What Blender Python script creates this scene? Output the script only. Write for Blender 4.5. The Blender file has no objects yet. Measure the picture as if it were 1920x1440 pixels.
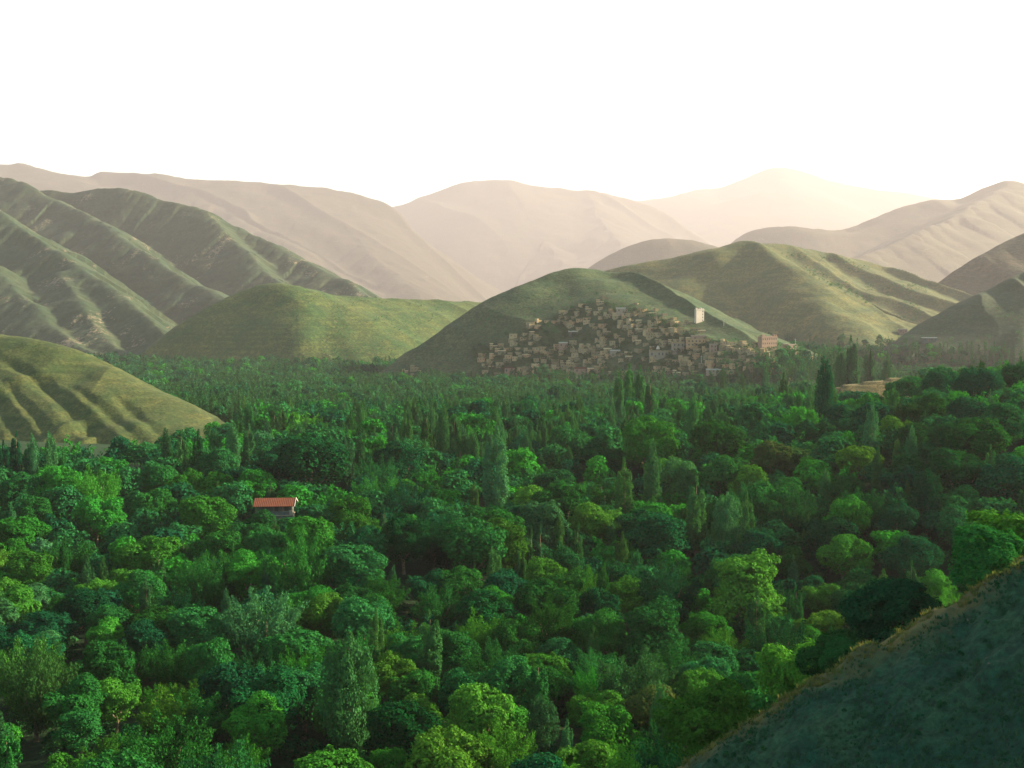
import bpy, math, random
import numpy as np
from mathutils import Vector

C = bpy.context
SC = C.scene
COL = SC.collection
random.seed(7)
RNG = np.random.default_rng(11)

# ------------------------------------------------------------------ camera
F = 2059.0                      # focal length in photo pixels (1920 wide)
CAMZ = 80.0
PITCH = math.radians(4.44)
cam = bpy.data.cameras.new('camera')
cam.sensor_width = 36.0
cam.lens = 36.0 * F / 1920.0
cam.clip_start = 0.5
cam.clip_end = 60000
camo = bpy.data.objects.new('camera', cam)
COL.objects.link(camo)
camo.location = (0, 0, CAMZ)
camo.rotation_euler = (math.pi / 2 - PITCH, 0, 0)
SC.camera = camo

# ------------------------------------------------------------------ light
SUN_AZ = math.radians(74)       # to the right of the view direction
SUN_EL = math.radians(23)
world = bpy.data.worlds.new('World')
SC.world = world
world.use_nodes = True
nt = world.node_tree
nt.nodes.clear()
out = nt.nodes.new('ShaderNodeOutputWorld')
bg = nt.nodes.new('ShaderNodeBackground')
sky = nt.nodes.new('ShaderNodeTexSky')
sky.sky_type = 'NISHITA'
sky.sun_disc = False
sky.sun_elevation = SUN_EL
sky.sun_rotation = SUN_AZ
sky.altitude = 900
sky.air_density = 1.0
sky.dust_density = 3.0
sky.ozone_density = 1.0
hsv = nt.nodes.new('ShaderNodeHueSaturation')
hsv.inputs['Saturation'].default_value = 0.35
hsv.inputs['Value'].default_value = 0.46
tint = nt.nodes.new('ShaderNodeMix')
tint.data_type = 'RGBA'
tint.blend_type = 'MULTIPLY'
tint.inputs[0].default_value = 1.0
tint.inputs[7].default_value = (0.74, 1.0, 0.93, 1)
nt.links.new(sky.outputs[0], hsv.inputs['Color'])
nt.links.new(hsv.outputs[0], tint.inputs[6])
nt.links.new(tint.outputs[2], bg.inputs['Color'])
bg.inputs['Strength'].default_value = 0.15
nt.links.new(bg.outputs[0], out.inputs[0])

sun = bpy.data.lights.new('sun', 'SUN')
sun.energy = 5.0
sun.angle = math.radians(0.5)
sun.color = (1.0, 0.80, 0.50)
suno = bpy.data.objects.new('sun', sun)
COL.objects.link(suno)
SDIR = Vector((math.sin(SUN_AZ) * math.cos(SUN_EL), math.cos(SUN_AZ) * math.cos(SUN_EL), math.sin(SUN_EL)))
suno.rotation_euler = SDIR.to_track_quat('Z', 'Y').to_euler()
suno.location = (300, 300, 600)

SC.view_settings.view_transform = 'Standard'
SC.view_settings.look = 'None'
SC.view_settings.exposure = 2.45
SC.view_settings.gamma = 1.0
cy = SC.cycles
cy.max_bounces = 5
cy.diffuse_bounces = 1
cy.glossy_bounces = 1
cy.transmission_bounces = 2
cy.volume_bounces = 0
cy.transparent_max_bounces = 4
cy.caustics_reflective = False
cy.caustics_refractive = False
cy.use_adaptive_sampling = False

# ------------------------------------------------------------------ pixel geometry
cp, sp = math.cos(PITCH), math.sin(PITCH)

def ray(px, py):
    """direction with y = 1 for a photo pixel (arrays allowed)"""
    u = (np.asarray(px, float) - 960) / F
    v = (720 - np.asarray(py, float)) / F
    y = cp + v * sp
    z = -sp + v * cp
    return u / y, z / y

def P(px, py, D):
    a, b = ray(px, py)
    return (float(a * D), float(D), float(CAMZ + b * D))

def to_px(x, y, z):
    z = z - CAMZ
    d = y * cp - z * sp
    v = (y * sp + z * cp) / d
    return 960 + F * x / d, 720 - F * v

# ------------------------------------------------------------------ noise
def _hash(ix, iy, seed):
    h = (ix.astype(np.int64) * 374761393 + iy.astype(np.int64) * 668265263 + seed * 974711) & 0xFFFFFFFF
    h = ((h ^ (h >> 13)) * 1274126177) & 0xFFFFFFFF
    h = (h ^ (h >> 16)) & 0xFFFFFFFF
    return h / 2147483648.0 - 1.0

def vnoise(x, y, seed=0):
    x = np.asarray(x, float); y = np.asarray(y, float)
    ix = np.floor(x); iy = np.floor(y)
    fx = x - ix; fy = y - iy
    fx = fx * fx * fx * (fx * (fx * 6 - 15) + 10); fy = fy * fy * fy * (fy * (fy * 6 - 15) + 10)
    a = _hash(ix, iy, seed); b = _hash(ix + 1, iy, seed)
    c = _hash(ix, iy + 1, seed); d = _hash(ix + 1, iy + 1, seed)
    return (a + (b - a) * fx) * (1 - fy) + (c + (d - c) * fx) * fy

def fbm(x, y, octv=4, seed=0, gain=0.5):
    s = 0; a = 1.0; f = 1.0; t = 0
    for i in range(octv):
        s = s + a * vnoise(x * f + 17.3 * i, y * f - 9.1 * i, seed + i); t += a
        a *= gain; f *= 2.03
    return s / t

def sstep(a, b, x):
    t = np.clip((np.asarray(x, float) - a) / (b - a), 0, 1)
    return t * t * (3 - 2 * t)

# ------------------------------------------------------------------ terrain functions
GD = np.array([0, 60, 120, 160, 200, 240, 280, 330, 400, 500, 600, 700, 850, 1000, 1300, 2000, 4000, 9000, 20000])
GZ = np.array([-62, -56, -54, -57, -59, -57, -53, -50, -52, -59, -65, -70, -76, -80, -83, -82, -70, -60, -60])

def ground_z(x, y):
    x = np.asarray(x, float); y = np.asarray(y, float)
    z = CAMZ + np.interp(y, GD, GZ)
    r = x / np.maximum(y, 60)
    m = sstep(150, 260, y) * (1 - sstep(420, 700, y))
    z = z + 17 * sstep(0.10, 0.50, r) * m
    z = z + 4.0 * fbm(x / 60, y / 60, 3, 5) * (1 - sstep(2000, 4000, y))
    # a grassy bank in the middle distance
    z = z + 5 * np.exp(-(((x + 24) / 16) ** 2 + ((y - 205) / 14) ** 2))
    return z

def fg_z(x, y):
    """the bare slope at the lower right"""
    x = np.asarray(x, float); y = np.asarray(y, float)
    yc = 75 + 1.2 * vnoise(x / 9, 0 * x, 3)
    xs = np.where(x < 37, x - 35, 2 + 6 * (1 - np.exp(-np.maximum(x - 37, 0) / 6)))
    zc = CAMZ - 17.8 + 0.60 * xs
    near = 0.26 * (y - 75)
    d = y - yc
    k = 0.26 * d
    far = -0.75 * d
    s = 0.5 * (k + far) - 0.5 * np.sqrt((k - far) ** 2 + 3.0)
    z = zc + s
    z = z + 1.0 * fbm(x / 3.4, y / 2.8, 4, 40) + 0.34 * fbm(x / 0.95, y / 0.8, 3, 41)
    return z

def smooth_line(pts, n=6):
    """Catmull-Rom through 3D points"""
    pts = np.asarray(pts, float)
    if len(pts) < 3:
        return pts
    q = np.vstack([2 * pts[0] - pts[1], pts, 2 * pts[-1] - pts[-2]])
    o = []
    for i in range(1, len(q) - 2):
        for t in np.arange(n) / n:
            p0, p1, p2, p3 = q[i - 1], q[i], q[i + 1], q[i + 2]
            o.append(.5 * (2 * p1 + (p2 - p0) * t + (2 * p0 - 5 * p1 + 4 * p2 - p3) * t * t + (3 * p1 - p0 - 3 * p2 + p3) * t ** 3))
    o.append(pts[-1])
    return np.array(o)

def ridge_field(X, Y, ridges, seed=0, noise=0.0, nscale=200.0):
    H = np.full(X.shape, -1e9)
    wx = X + nscale * .35 * vnoise(X / nscale, Y / nscale, seed + 21)
    wy = Y + nscale * .35 * vnoise(X / nscale, Y / nscale, seed + 22)
    for rd in ridges:
        pts = np.array([P(*p) for p in rd['p']])
        sl, rr = rd.get('s', 0.5), rd.get('r', 20.0)
        sb = rd.get('sb', sl)                   # slope on the far side
        ga, gf = rd.get('g', 0.0), rd.get('gf', 60.0)
        if rd.get('c'):
            # long crest lying across the valley: front and back slopes fall away from it
            q = smooth_line(np.column_stack([pts[:, 0] / pts[:, 1], pts[:, 1], pts[:, 2]]))
            a = X / np.maximum(Y, 1)
            o = np.argsort(q[:, 0]); q = q[o]
            Dc = np.interp(a, q[:, 0], q[:, 1]); zc = np.interp(a, q[:, 0], q[:, 2])
            dD = np.interp(a, q[:, 0], np.gradient(q[:, 1], q[:, 0] + 1e-9 * np.arange(len(q))))
            zc0 = zc
            ag = np.linspace(q[0, 0], q[-1, 0], 1200)
            zg = np.interp(ag, q[:, 0], q[:, 2])
            kw = int(rd.get('blur', .05) / (ag[1] - ag[0])) + 1
            ker = np.exp(-.5 * (np.arange(-3 * kw, 3 * kw + 1) / kw) ** 2)
            zb = np.convolve(np.pad(zg, 3 * kw, 'edge'), ker / ker.sum(), 'valid')
            dl = (Y - Dc)
            ae = a + rd.get('lean', .4) * dl / Dc + .012 * vnoise(wx / (3 * gf), wy / (3 * gf), seed + 31) * np.minimum(1, np.abs(dl) / (2 * gf))
            ze = np.interp(ae, q[:, 0], q[:, 2])
            zb = np.interp(ae, ag, zb)
            t = sstep(0, rd.get('bd', 3.0) * rr, np.abs(dl))
            zc = np.where(dl < 0, ze * (1 - t) + zb * t, zc0)
            al = np.where(dl < 0, ae, a)
            out = np.maximum(0, np.maximum(q[0, 0] - al, al - q[-1, 0])) * Dc
            cosf = 1.0
            dl = (Y - Dc) * cosf
            d = np.abs(dl); side = -np.sign(dl)
            arc = a * Dc + rd.get('skew', .55) * dl
            slope = np.where(dl < 0, sl, sb)
            best = zc - slope * (np.sqrt(d * d + rr * rr) - rr) - .6 * out
        else:
            pts = smooth_line(pts, 4)
            best = np.full(X.shape, -1e9); arc = np.zeros(X.shape); d = np.zeros(X.shape); side = np.ones(X.shape)
            s0 = 0.0
            for i in range(len(pts) - 1):
                p, e = pts[i], pts[i + 1]
                dx, dy = e[0] - p[0], e[1] - p[1]
                L2 = dx * dx + dy * dy + 1e-9
                t = np.clip(((X - p[0]) * dx + (Y - p[1]) * dy) / L2, 0, 1)
                qx = X - (p[0] + t * dx); qy = Y - (p[1] + t * dy)
                di = np.hypot(qx, qy)
                L = math.sqrt(L2)
                sd = np.sign(qx * dy - qy * dx)
                slope = np.where(sd > 0, sl, sb)
                h = p[2] + t * (e[2] - p[2]) - slope * (np.sqrt(di * di + rr * rr) - rr)
                m = h > best
                best = np.where(m, h, best); arc = np.where(m, s0 + t * L, arc); d = np.where(m, di, d); side = np.where(m, sd, side)
                s0 += L
        if ga:
            w = arc / gf + 0.7 * vnoise(wx / (gf * 2.2), wy / (gf * 2.2), seed + 3)
            g = vnoise(w, side * 3.7 + d / (gf * 9) + 0.5, seed + 7)
            g = -np.abs(g) * 1.7 + 0.35
            best = best + g * np.minimum(ga, d * 0.30)
        k = rd.get('k', 8.0)
        m = np.maximum(H, best)
        H = m + np.where(H > -1e8, k * np.exp(-np.minimum(np.abs(H - best) / k, 30)) * 0.5, 0)
    if noise:
        H = H + noise * fbm(X / nscale, Y / nscale, 5, seed)
    return H

HILLS = {}

def hillspec(name, px, D, res, ridges, seed, noise, nscale, mat, cut=True):
    HILLS[name] = dict(px=px, D=D, res=res, r=ridges, seed=seed, noise=noise, ns=nscale, mat=mat, cut=cut)

hillspec('left_near_hill', (-300, 560), (250, 760), (400, 300), [
    dict(c=1, p=[(-300, 585, 560), (-120, 605, 540), (0, 624, 520), (80, 640, 508), (150, 660, 498), (220, 689, 486), (300, 730, 468), (370, 764, 450), (440, 803, 432), (480, 828, 424)], s=.46, sb=.5, r=14, g=1.5, gf=20, k=2, skew=-.7),
], 21, 1.2, 24, 'grass_near')

hillspec('orchard_hill', (120, 1060), (1000, 2200), (470, 380), [
    dict(c=1, p=[(160, 720, 1400), (235, 684, 1410), (330, 612, 1430), (400, 571, 1450), (460, 543, 1470), (500, 532, 1480), (560, 541, 1500), (620, 552, 1540), (700, 559, 1580), (780, 562, 1640), (880, 566, 1720), (1000, 580, 1800)], s=.40, sb=.4, r=45, g=8, gf=60, k=8, skew=.8, lean=.8, blur=.025, bd=5),
], 31, 4, 70, 'grass_mid')

hillspec('village_hill', (560, 1600), (720, 1650), (520, 460), [
    dict(c=1, p=[(660, 735, 1050), (720, 692, 1065), (760, 664, 1075), (800, 637, 1085), (850, 601, 1095), (900, 569, 1110), (960, 540, 1125), (1020, 515, 1140), (1060, 503, 1150), (1090, 501, 1155), (1140, 507, 1165), (1200, 523, 1170), (1280, 556, 1150), (1360, 600, 1120), (1440, 640, 1100)], s=.37, sb=.5, r=45, g=7, gf=55, k=6, skew=.6, lean=.65, blur=.02, bd=5),
    dict(p=[(1310, 610, 1005), (1370, 613, 980), (1420, 633, 950), (1470, 662, 915), (1540, 692, 895)], s=.36, sb=.42, r=20, k=5),
], 41, 3, 50, 'grass_village')

hillspec('terraced_hill', (1000, 2000), (950, 3000), (460, 460), [
    dict(c=1, p=[(1040, 560, 1900), (1100, 522, 1900), (1150, 503, 1900), (1200, 491, 1900), (1280, 477, 1900), (1340, 465, 1900), (1400, 450, 1900), (1440, 466, 1860), (1500, 506, 1800), (1560, 540, 1740), (1620, 577, 1690), (1700, 607, 1640), (1760, 640, 1600), (1820, 680, 1570)], s=.44, sb=.42, r=60, g=11, gf=80, k=8, skew=.7),
    dict(c=1, p=[(1300, 475, 2250), (1400, 455, 2250), (1450, 457, 2250), (1490, 464, 2280), (1540, 474, 2300), (1620, 488, 2350), (1700, 512, 2320), (1780, 540, 2260), (1860, 570, 2200)], s=.32, sb=.4, r=50, g=12, gf=80, k=8, skew=.8),
], 51, 5, 80, 'grass_gold')

hillspec('left_spurs', (-320, 900), (1161, 3698), (620, 600), [
    dict(p=[(-330, 290, 2580), (-120, 340, 2365), (0, 398, 2150), (43, 423, 2064), (93, 466, 1961), (133, 493, 1883), (213, 545, 1737), (270, 585, 1617), (302, 612, 1548), (330, 660, 1445)], s=.68, sb=.68, r=12, g=9, gf=100, k=5),
    dict(p=[(-200, 450, 2021), (-40, 486, 1875), (30, 545, 1737), (80, 590, 1634), (130, 630, 1531), (190, 668, 1428)], s=.62, sb=.62, r=12, g=5, gf=78, k=5),
    dict(p=[(110, 510, 1832), (150, 570, 1677), (190, 620, 1548), (245, 668, 1428)], s=.6, sb=.62, r=10, g=4, gf=67, k=5),
    dict(p=[(-320, 250, 3354), (-100, 305, 3182), (0, 328, 3010), (80, 360, 2838), (167, 401, 2649), (233, 447, 2477), (290, 487, 2339), (347, 520, 2219), (427, 558, 2081), (480, 620, 1935)], s=.68, sb=.66, r=15, g=10, gf=123, k=5),
    dict(p=[(80, 358, 3096), (140, 361, 3062), (200, 354, 3027), (250, 360, 2976), (310, 379, 2907), (367, 391, 2838), (395, 408, 2769), (430, 443, 2649), (470, 479, 2520), (510, 520, 2391), (545, 560, 2253)], s=.70, sb=.66, r=15, g=8, gf=123, k=5),
    dict(p=[(367, 391, 2855), (420, 418, 2821), (500, 452, 2709), (560, 482, 2580), (640, 521, 2408), (700, 560, 2236)], s=.6, sb=.66, r=17, g=8, gf=123, k=5),
], 61, 12, 130, 'range_left')

hillspec('far_left_range', (-420, 1120), (6048, 13776), (430, 340), [
    dict(c=1, p=[(-420, 330, 10080), (-150, 305, 10080), (0, 311, 10080), (40, 308, 10080), (90, 318, 10080), (160, 333, 10080), (185, 327, 10080), (230, 321, 10080), (290, 322, 10080), (340, 331, 10080), (400, 337, 10080), (540, 346, 10080), (640, 360, 10080), (690, 372, 10080), (740, 392, 10080), (765, 418, 10080), (800, 451, 10080), (840, 480, 10080), (915, 532, 10080), (980, 575, 10080)], s=.46, sb=.5, r=134, g=67, gf=604, k=34, skew=.9),
    dict(p=[(290, 325, 10063), (420, 400, 9072), (520, 450, 8400), (640, 520, 7560)], s=.5, sb=.6, r=67, g=34, gf=483, k=34),
    dict(p=[(540, 349, 9996), (640, 430, 9072), (720, 500, 8232), (780, 550, 7560)], s=.5, sb=.6, r=67, g=34, gf=483, k=34),
], 71, 36, 420, 'range_far')

hillspec('middle_mountain', (560, 1460), (9744, 18816), (380, 280), [
    dict(c=1, p=[(560, 420, 14448), (700, 398, 14448), (760, 381, 14448), (800, 363, 14448), (850, 350, 14448), (900, 341, 14448), (950, 337, 14448), (1000, 348, 14448), (1060, 353, 14448), (1120, 360, 14448), (1180, 375, 14448), (1240, 400, 14448), (1320, 450, 14448), (1400, 500, 14448)], s=.48, sb=.5, r=185, g=67, gf=847, k=43),
    dict(p=[(950, 340, 14381), (1000, 430, 13104), (1060, 500, 11760)], s=.5, sb=.5, r=101, g=50, gf=726, k=43),
    dict(p=[(1100, 360, 14381), (1130, 420, 13104), (1180, 480, 11760)], s=.5, sb=.5, r=101, g=50, gf=726, k=43),
], 81, 45, 600, 'range_far')

hillspec('far_peak', (1000, 2120), (12915, 22365), (380, 240), [
    dict(c=1, p=[(1000, 400, 18900), (1100, 386, 18900), (1180, 377, 18900), (1250, 369, 18900), (1300, 355, 18900), (1350, 350, 18900), (1400, 333, 18900), (1440, 318, 18900), (1465, 315, 18900), (1500, 322, 18900), (1560, 341, 18900), (1620, 353, 18900), (1700, 363, 18900), (1760, 374, 18900), (1850, 385, 18900), (2120, 390, 18900)], s=.5, sb=.5, r=220, g=71, gf=945, k=47),
    dict(p=[(1465, 318, 18837), (1440, 400, 17010), (1400, 470, 15435)], s=.45, sb=.45, r=189, g=47, gf=945, k=47),
], 91, 45, 800, 'range_far')

hillspec('right_range', (1040, 2240), (4480, 10640), (460, 340), [
    dict(c=1, p=[(1330, 500, 7420), (1380, 448, 7420), (1430, 430, 7420), (1480, 425, 7420), (1530, 430, 7420), (1575, 429, 7490), (1640, 405, 7560), (1720, 380, 7630), (1800, 370, 7700), (1850, 351, 7700), (1895, 340, 7700), (1950, 352, 7700), (2050, 340, 7700), (2240, 330, 7700)], s=.42, sb=.5, r=98, g=35, gf=436, k=21, skew=.8),
    dict(p=[(1895, 343, 7644), (1800, 400, 6860), (1720, 435, 6440), (1620, 475, 6020), (1540, 520, 5600)], s=.5, sb=.5, r=56, g=21, gf=403, k=21),
    dict(c=1, p=[(1060, 540, 6160), (1110, 498, 6160), (1160, 470, 6160), (1220, 451, 6160), (1270, 447, 6160), (1330, 459, 6160), (1420, 485, 6160), (1520, 520, 6160)], s=.45, sb=.45, r=84, g=21, gf=403, k=21),
], 101, 26, 400, 'range_right')

hillspec('right_middle_hill', (1500, 2240), (1600, 3400), (330, 300), [
    dict(c=1, p=[(1580, 660, 2150), (1640, 615, 2180), (1700, 572, 2200), (1750, 533, 2230), (1800, 501, 2260), (1860, 465, 2300), (1920, 435, 2330), (2050, 380, 2400), (2240, 330, 2400)], s=.46, sb=.48, r=45, g=14, gf=100, k=8, skew=.4),
], 111, 8, 160, 'range_right')

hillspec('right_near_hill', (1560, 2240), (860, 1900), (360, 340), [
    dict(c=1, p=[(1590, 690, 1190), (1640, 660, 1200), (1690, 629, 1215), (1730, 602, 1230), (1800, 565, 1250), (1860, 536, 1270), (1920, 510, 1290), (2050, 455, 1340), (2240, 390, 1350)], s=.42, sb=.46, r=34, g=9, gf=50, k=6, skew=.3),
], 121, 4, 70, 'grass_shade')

hillspec('terraced_field', (1480, 1800), (470, 640), (260, 160), [
    dict(c=1, p=[(1500, 770, 548), (1540, 742, 548), (1572, 724, 548), (1620, 716, 550), (1690, 709, 552), (1730, 724, 552), (1780, 760, 552)], s=.20, sb=.3, r=5, k=2),
], 131, .4, 12, 'field_gold')
HILLS['terraced_field']['steps'] = 1.6

def hill_z(name, x, y):
    h = HILLS[name]
    z = ridge_field(np.asarray(x, float), np.asarray(y, float), h['r'], h['seed'], h['noise'], h['ns'])
    for pts, dep, wid in h.get('v', ()):       # washed-out gullies
        dmin = np.full(z.shape, 1e9); tt = np.zeros(z.shape)
        n = len(pts) - 1
        for i in range(n):
            p, e = pts[i], pts[i + 1]
            dx, dy = e[0] - p[0], e[1] - p[1]
            t = np.clip(((x - p[0]) * dx + (y - p[1]) * dy) / (dx * dx + dy * dy + 1e-9), 0, 1)
            d = np.hypot(x - p[0] - t * dx, y - p[1] - t * dy)
            m = d < dmin
            dmin = np.where(m, d, dmin); tt = np.where(m, (i + t) / n, tt)
        dmin = np.maximum(0, dmin + .22 * wid * vnoise(x / (wid * 2.5), y / (wid * 2.5), 5))
        grow = sstep(0, .3, tt)
        z = z - dep * grow * np.maximum(0, 1 - dmin / (wid * (.7 + .35 * tt))) ** 1.15
    st = h.get('steps')
    if st:                                     # dug terraces: flat treads and steep risers
        q = z / st
        f = q - np.floor(q)
        z = st * (np.floor(q) + sstep(.68, 1.0, f) + .12 * f)
    return z

def add_gullies(name, lines):
    """valley lines given on the photo, laid on the hill they cut into"""
    out = []
    for pix, dep, wid in lines:
        a, b_ = ray([p[0] for p in pix], [p[1] for p in pix])
        h = HILLS[name]
        D = np.linspace(h['D'][0], h['D'][1], 500)
        Z = hill_z(name, a[:, None] * D[None], np.repeat(D[None], len(a), 0))
        i = np.argmax(CAMZ + b_[:, None] * D[None] <= Z, 1)
        out.append(([(float(a[k] * D[i[k]]), float(D[i[k]])) for k in range(len(pix)) if i[k] > 0], dep, wid))
    HILLS[name]['v'] = [o for o in out if len(o[0]) > 1]

add_gullies('left_near_hill', [
    ([(-40, 655), (30, 688), (75, 716), (120, 752), (160, 792), (200, 832)], 2.2, 5.5),
    ([(-30, 725), (5, 765), (30, 800), (52, 838)], 1.8, 5),
    ([(110, 708), (165, 745), (210, 785), (250, 818), (280, 834)], 1.2, 4),
    ([(205, 735), (245, 770), (290, 808), (312, 826)], 1.0, 4),
    ([(-20, 695), (25, 735), (60, 775), (95, 815), (118, 845)], 1.1, 3.6),
])

# ------------------------------------------------------------------ mesh helpers
def mesh_np(name, V, Q, smooth=False, matidx=None, face_attr=None):
    V = np.asarray(V, np.float32); Q = np.asarray(Q, np.int32)
    n = Q.shape[1]
    me = bpy.data.meshes.new(name)
    me.vertices.add(len(V)); me.vertices.foreach_set('co', V.ravel())
    me.loops.add(Q.size); me.loops.foreach_set('vertex_index', Q.ravel())
    me.polygons.add(len(Q))
    me.polygons.foreach_set('loop_start', np.arange(0, Q.size, n, dtype=np.int32))
    me.polygons.foreach_set('loop_total', np.full(len(Q), n, np.int32))
    if matidx is not None:
        me.polygons.foreach_set('material_index', np.asarray(matidx, np.int32))
    me.polygons.foreach_set('use_smooth', np.full(len(Q), smooth, bool))
    me.update(calc_edges=True)
    if face_attr is not None:
        at = me.attributes.new('tone', 'FLOAT', 'FACE')
        at.data.foreach_set('value', np.asarray(face_attr, np.float32))
    return me

def link(name, me, mats, parent=None):
    o = bpy.data.objects.new(name, me)
    COL.objects.link(o)
    if not isinstance(mats, (list, tuple)):
        mats = [mats]
    if len(me.materials) == 0:
        for m in mats:
            me.materials.append(m)
    if parent is not None:
        o.parent = parent
    return o

def tag(o, label, cat, group=None):
    o['label'] = label; o['category'] = cat
    if group:
        o['group'] = group
    return o

def empty(name, loc, rz=0.0):
    o = bpy.data.objects.new(name, None)
    o.empty_display_size = 0.5
    COL.objects.link(o)
    o.location = loc; o.rotation_euler = (0, 0, rz)
    return o

def grid_faces(nr, nc, keep=None):
    i = np.arange(nr - 1)[:, None] * nc + np.arange(nc - 1)[None, :]
    q = np.stack([i, i + 1, i + nc + 1, i + nc], -1).reshape(-1, 4)
    if keep is not None:
        k = keep.ravel()
        q = q[k[q].any(1)]
    return q

def compact(V, Q):
    used = np.zeros(len(V), bool); used[Q.ravel()] = True
    idx = np.cumsum(used) - 1
    return V[used], idx[Q]

# ------------------------------------------------------------------ materials
def new_mat(name):
    m = bpy.data.materials.new(name)
    m.use_nodes = True
    n = m.node_tree
    b = n.nodes['Principled BSDF']
    b.inputs['Roughness'].default_value = 0.9
    b.inputs['Specular IOR Level'].default_value = 0.15
    return m, n, b

def ramp(n, src, stops):
    r = n.nodes.new('ShaderNodeValToRGB')
    e = r.color_ramp.elements
    while len(e) < len(stops):
        e.new(0.5)
    for i, (p, c) in enumerate(stops):
        e[i].position = p
        e[i].color = c if len(c) == 4 else (*c, 1)
    n.links.new(src, r.inputs[0])
    return r.outputs[0]

def mixc(n, fac, a, b, mode='MIX'):
    m = n.nodes.new('ShaderNodeMix')
    m.data_type = 'RGBA'; m.blend_type = mode
    for sock, v in ((m.inputs[0], fac), (m.inputs[6], a), (m.inputs[7], b)):
        if isinstance(v, (int, float)):
            sock.default_value = v
        elif isinstance(v, tuple):
            sock.default_value = (*v, 1) if len(v) == 3 else v
        else:
            n.links.new(v, sock)
    return m.outputs[2]

def noise(n, co, scale, detail=4, rough=0.55, dist=0.0):
    t = n.nodes.new('ShaderNodeTexNoise')
    t.inputs['Scale'].default_value = scale
    t.inputs['Detail'].default_value = detail
    t.inputs['Roughness'].default_value = rough
    t.inputs['Distortion'].default_value = dist
    n.links.new(co, t.inputs['Vector'])
    return t.outputs[0]

def coords(n, scale=(1, 1, 1)):
    g = n.nodes.new('ShaderNodeNewGeometry')
    m = n.nodes.new('ShaderNodeMapping')
    m.inputs['Scale'].default_value = scale
    n.links.new(g.outputs['Position'], m.inputs[0])
    return m.outputs[0]

def hill_mat(name, dry, green, shrub, size, cover=0.5, shrubs=0.5, rocks=0.0, terr=0.0, bump=1.0):
    """grassy hillside: dry / green patches, shrub speckle, contour paths, stones"""
    m, n, b = new_mat(name)
    co = coords(n)
    big = noise(n, co, 1.0 / (size * 9), 5, 0.6, 0.4)
    f1 = ramp(n, big, [(max(0, cover - .14), (0, 0, 0)), (min(1, cover + .14), (1, 1, 1))])
    col = mixc(n, f1, dry, green)
    mid = noise(n, co, 1.0 / (size * 1.6), 6, 0.65)
    f2 = ramp(n, mid, [(0.32, (.66, .70, .64)), (0.72, (1.26, 1.22, 1.14))])
    col = mixc(n, 1.0, col, f2, 'MULTIPLY')
    # contour lines: sheep paths and old terraces
    w = n.nodes.new('ShaderNodeTexWave')
    w.wave_type = 'BANDS'; w.bands_direction = 'Z'
    w.inputs['Scale'].default_value = 0.16 / size
    w.inputs['Distortion'].default_value = 4.5
    w.inputs['Detail'].default_value = 3
    w.inputs['Detail Scale'].default_value = 0.25
    n.links.new(co, w.inputs['Vector'])
    f3 = ramp(n, w.outputs[1], [(0.25, (.70, .76, .70)), (0.8, (1.18, 1.15, 1.06))])
    tp = noise(n, co, 1.0 / (size * 14), 3, 0.5)
    tf = ramp(n, tp, [(.46, (.15, .15, .15)), (.62, (1, 1, 1))])
    tm = n.nodes.new('ShaderNodeMath'); tm.operation = 'MULTIPLY'; tm.inputs[1].default_value = 0.25 + terr
    n.links.new(tf, tm.inputs[0])
    col = mixc(n, tm.outputs[0], col, f3, 'MULTIPLY')
    # shrubs
    v = n.nodes.new('ShaderNodeTexVoronoi')
    v.inputs['Scale'].default_value = 1.0 / size
    n.links.new(co, v.inputs['Vector'])
    patch = noise(n, co, 1.0 / (size * 6), 3, 0.6)
    sub = n.nodes.new('ShaderNodeMath'); sub.operation = 'MULTIPLY_ADD'
    n.links.new(patch, sub.inputs[0]); sub.inputs[1].default_value = -0.9
    n.links.new(v.outputs['Distance'], sub.inputs[2])
    f4 = ramp(n, sub.outputs[0], [(max(0, shrubs * .3 - .25), (1, 1, 1)), (max(0.02, shrubs * .3), (0, 0, 0))])
    f4m = n.nodes.new('ShaderNodeMath'); f4m.operation = 'MULTIPLY'; f4m.inputs[1].default_value = .6
    n.links.new(f4, f4m.inputs[0])
    col = mixc(n, f4m.outputs[0], col, shrub)
    if rocks:
        rk = noise(n, co, 1.0 / (size * 1.1), 7, 0.75)
        rp = noise(n, co, 1.0 / (size * 12), 3, 0.5)
        mul = n.nodes.new('ShaderNodeMath'); mul.operation = 'MULTIPLY'
        n.links.new(rk, mul.inputs[0]); n.links.new(rp, mul.inputs[1])
        f5 = ramp(n, mul.outputs[0], [(.40 - rocks * .12, (0, 0, 0)), (.44 - rocks * .12, (1, 1, 1))])
        col = mixc(n, f5, col, (.15, .12, .085))
    n.links.new(col, b.inputs['Base Color'])
    bp = n.nodes.new('ShaderNodeBump')
    bp.inputs['Strength'].default_value = 0.6
    bp.inputs['Distance'].default_value = size * 0.5 * bump
    n.links.new(mid, bp.inputs['Height'])
    n.links.new(bp.outputs[0], b.inputs['Normal'])
    return m

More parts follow.
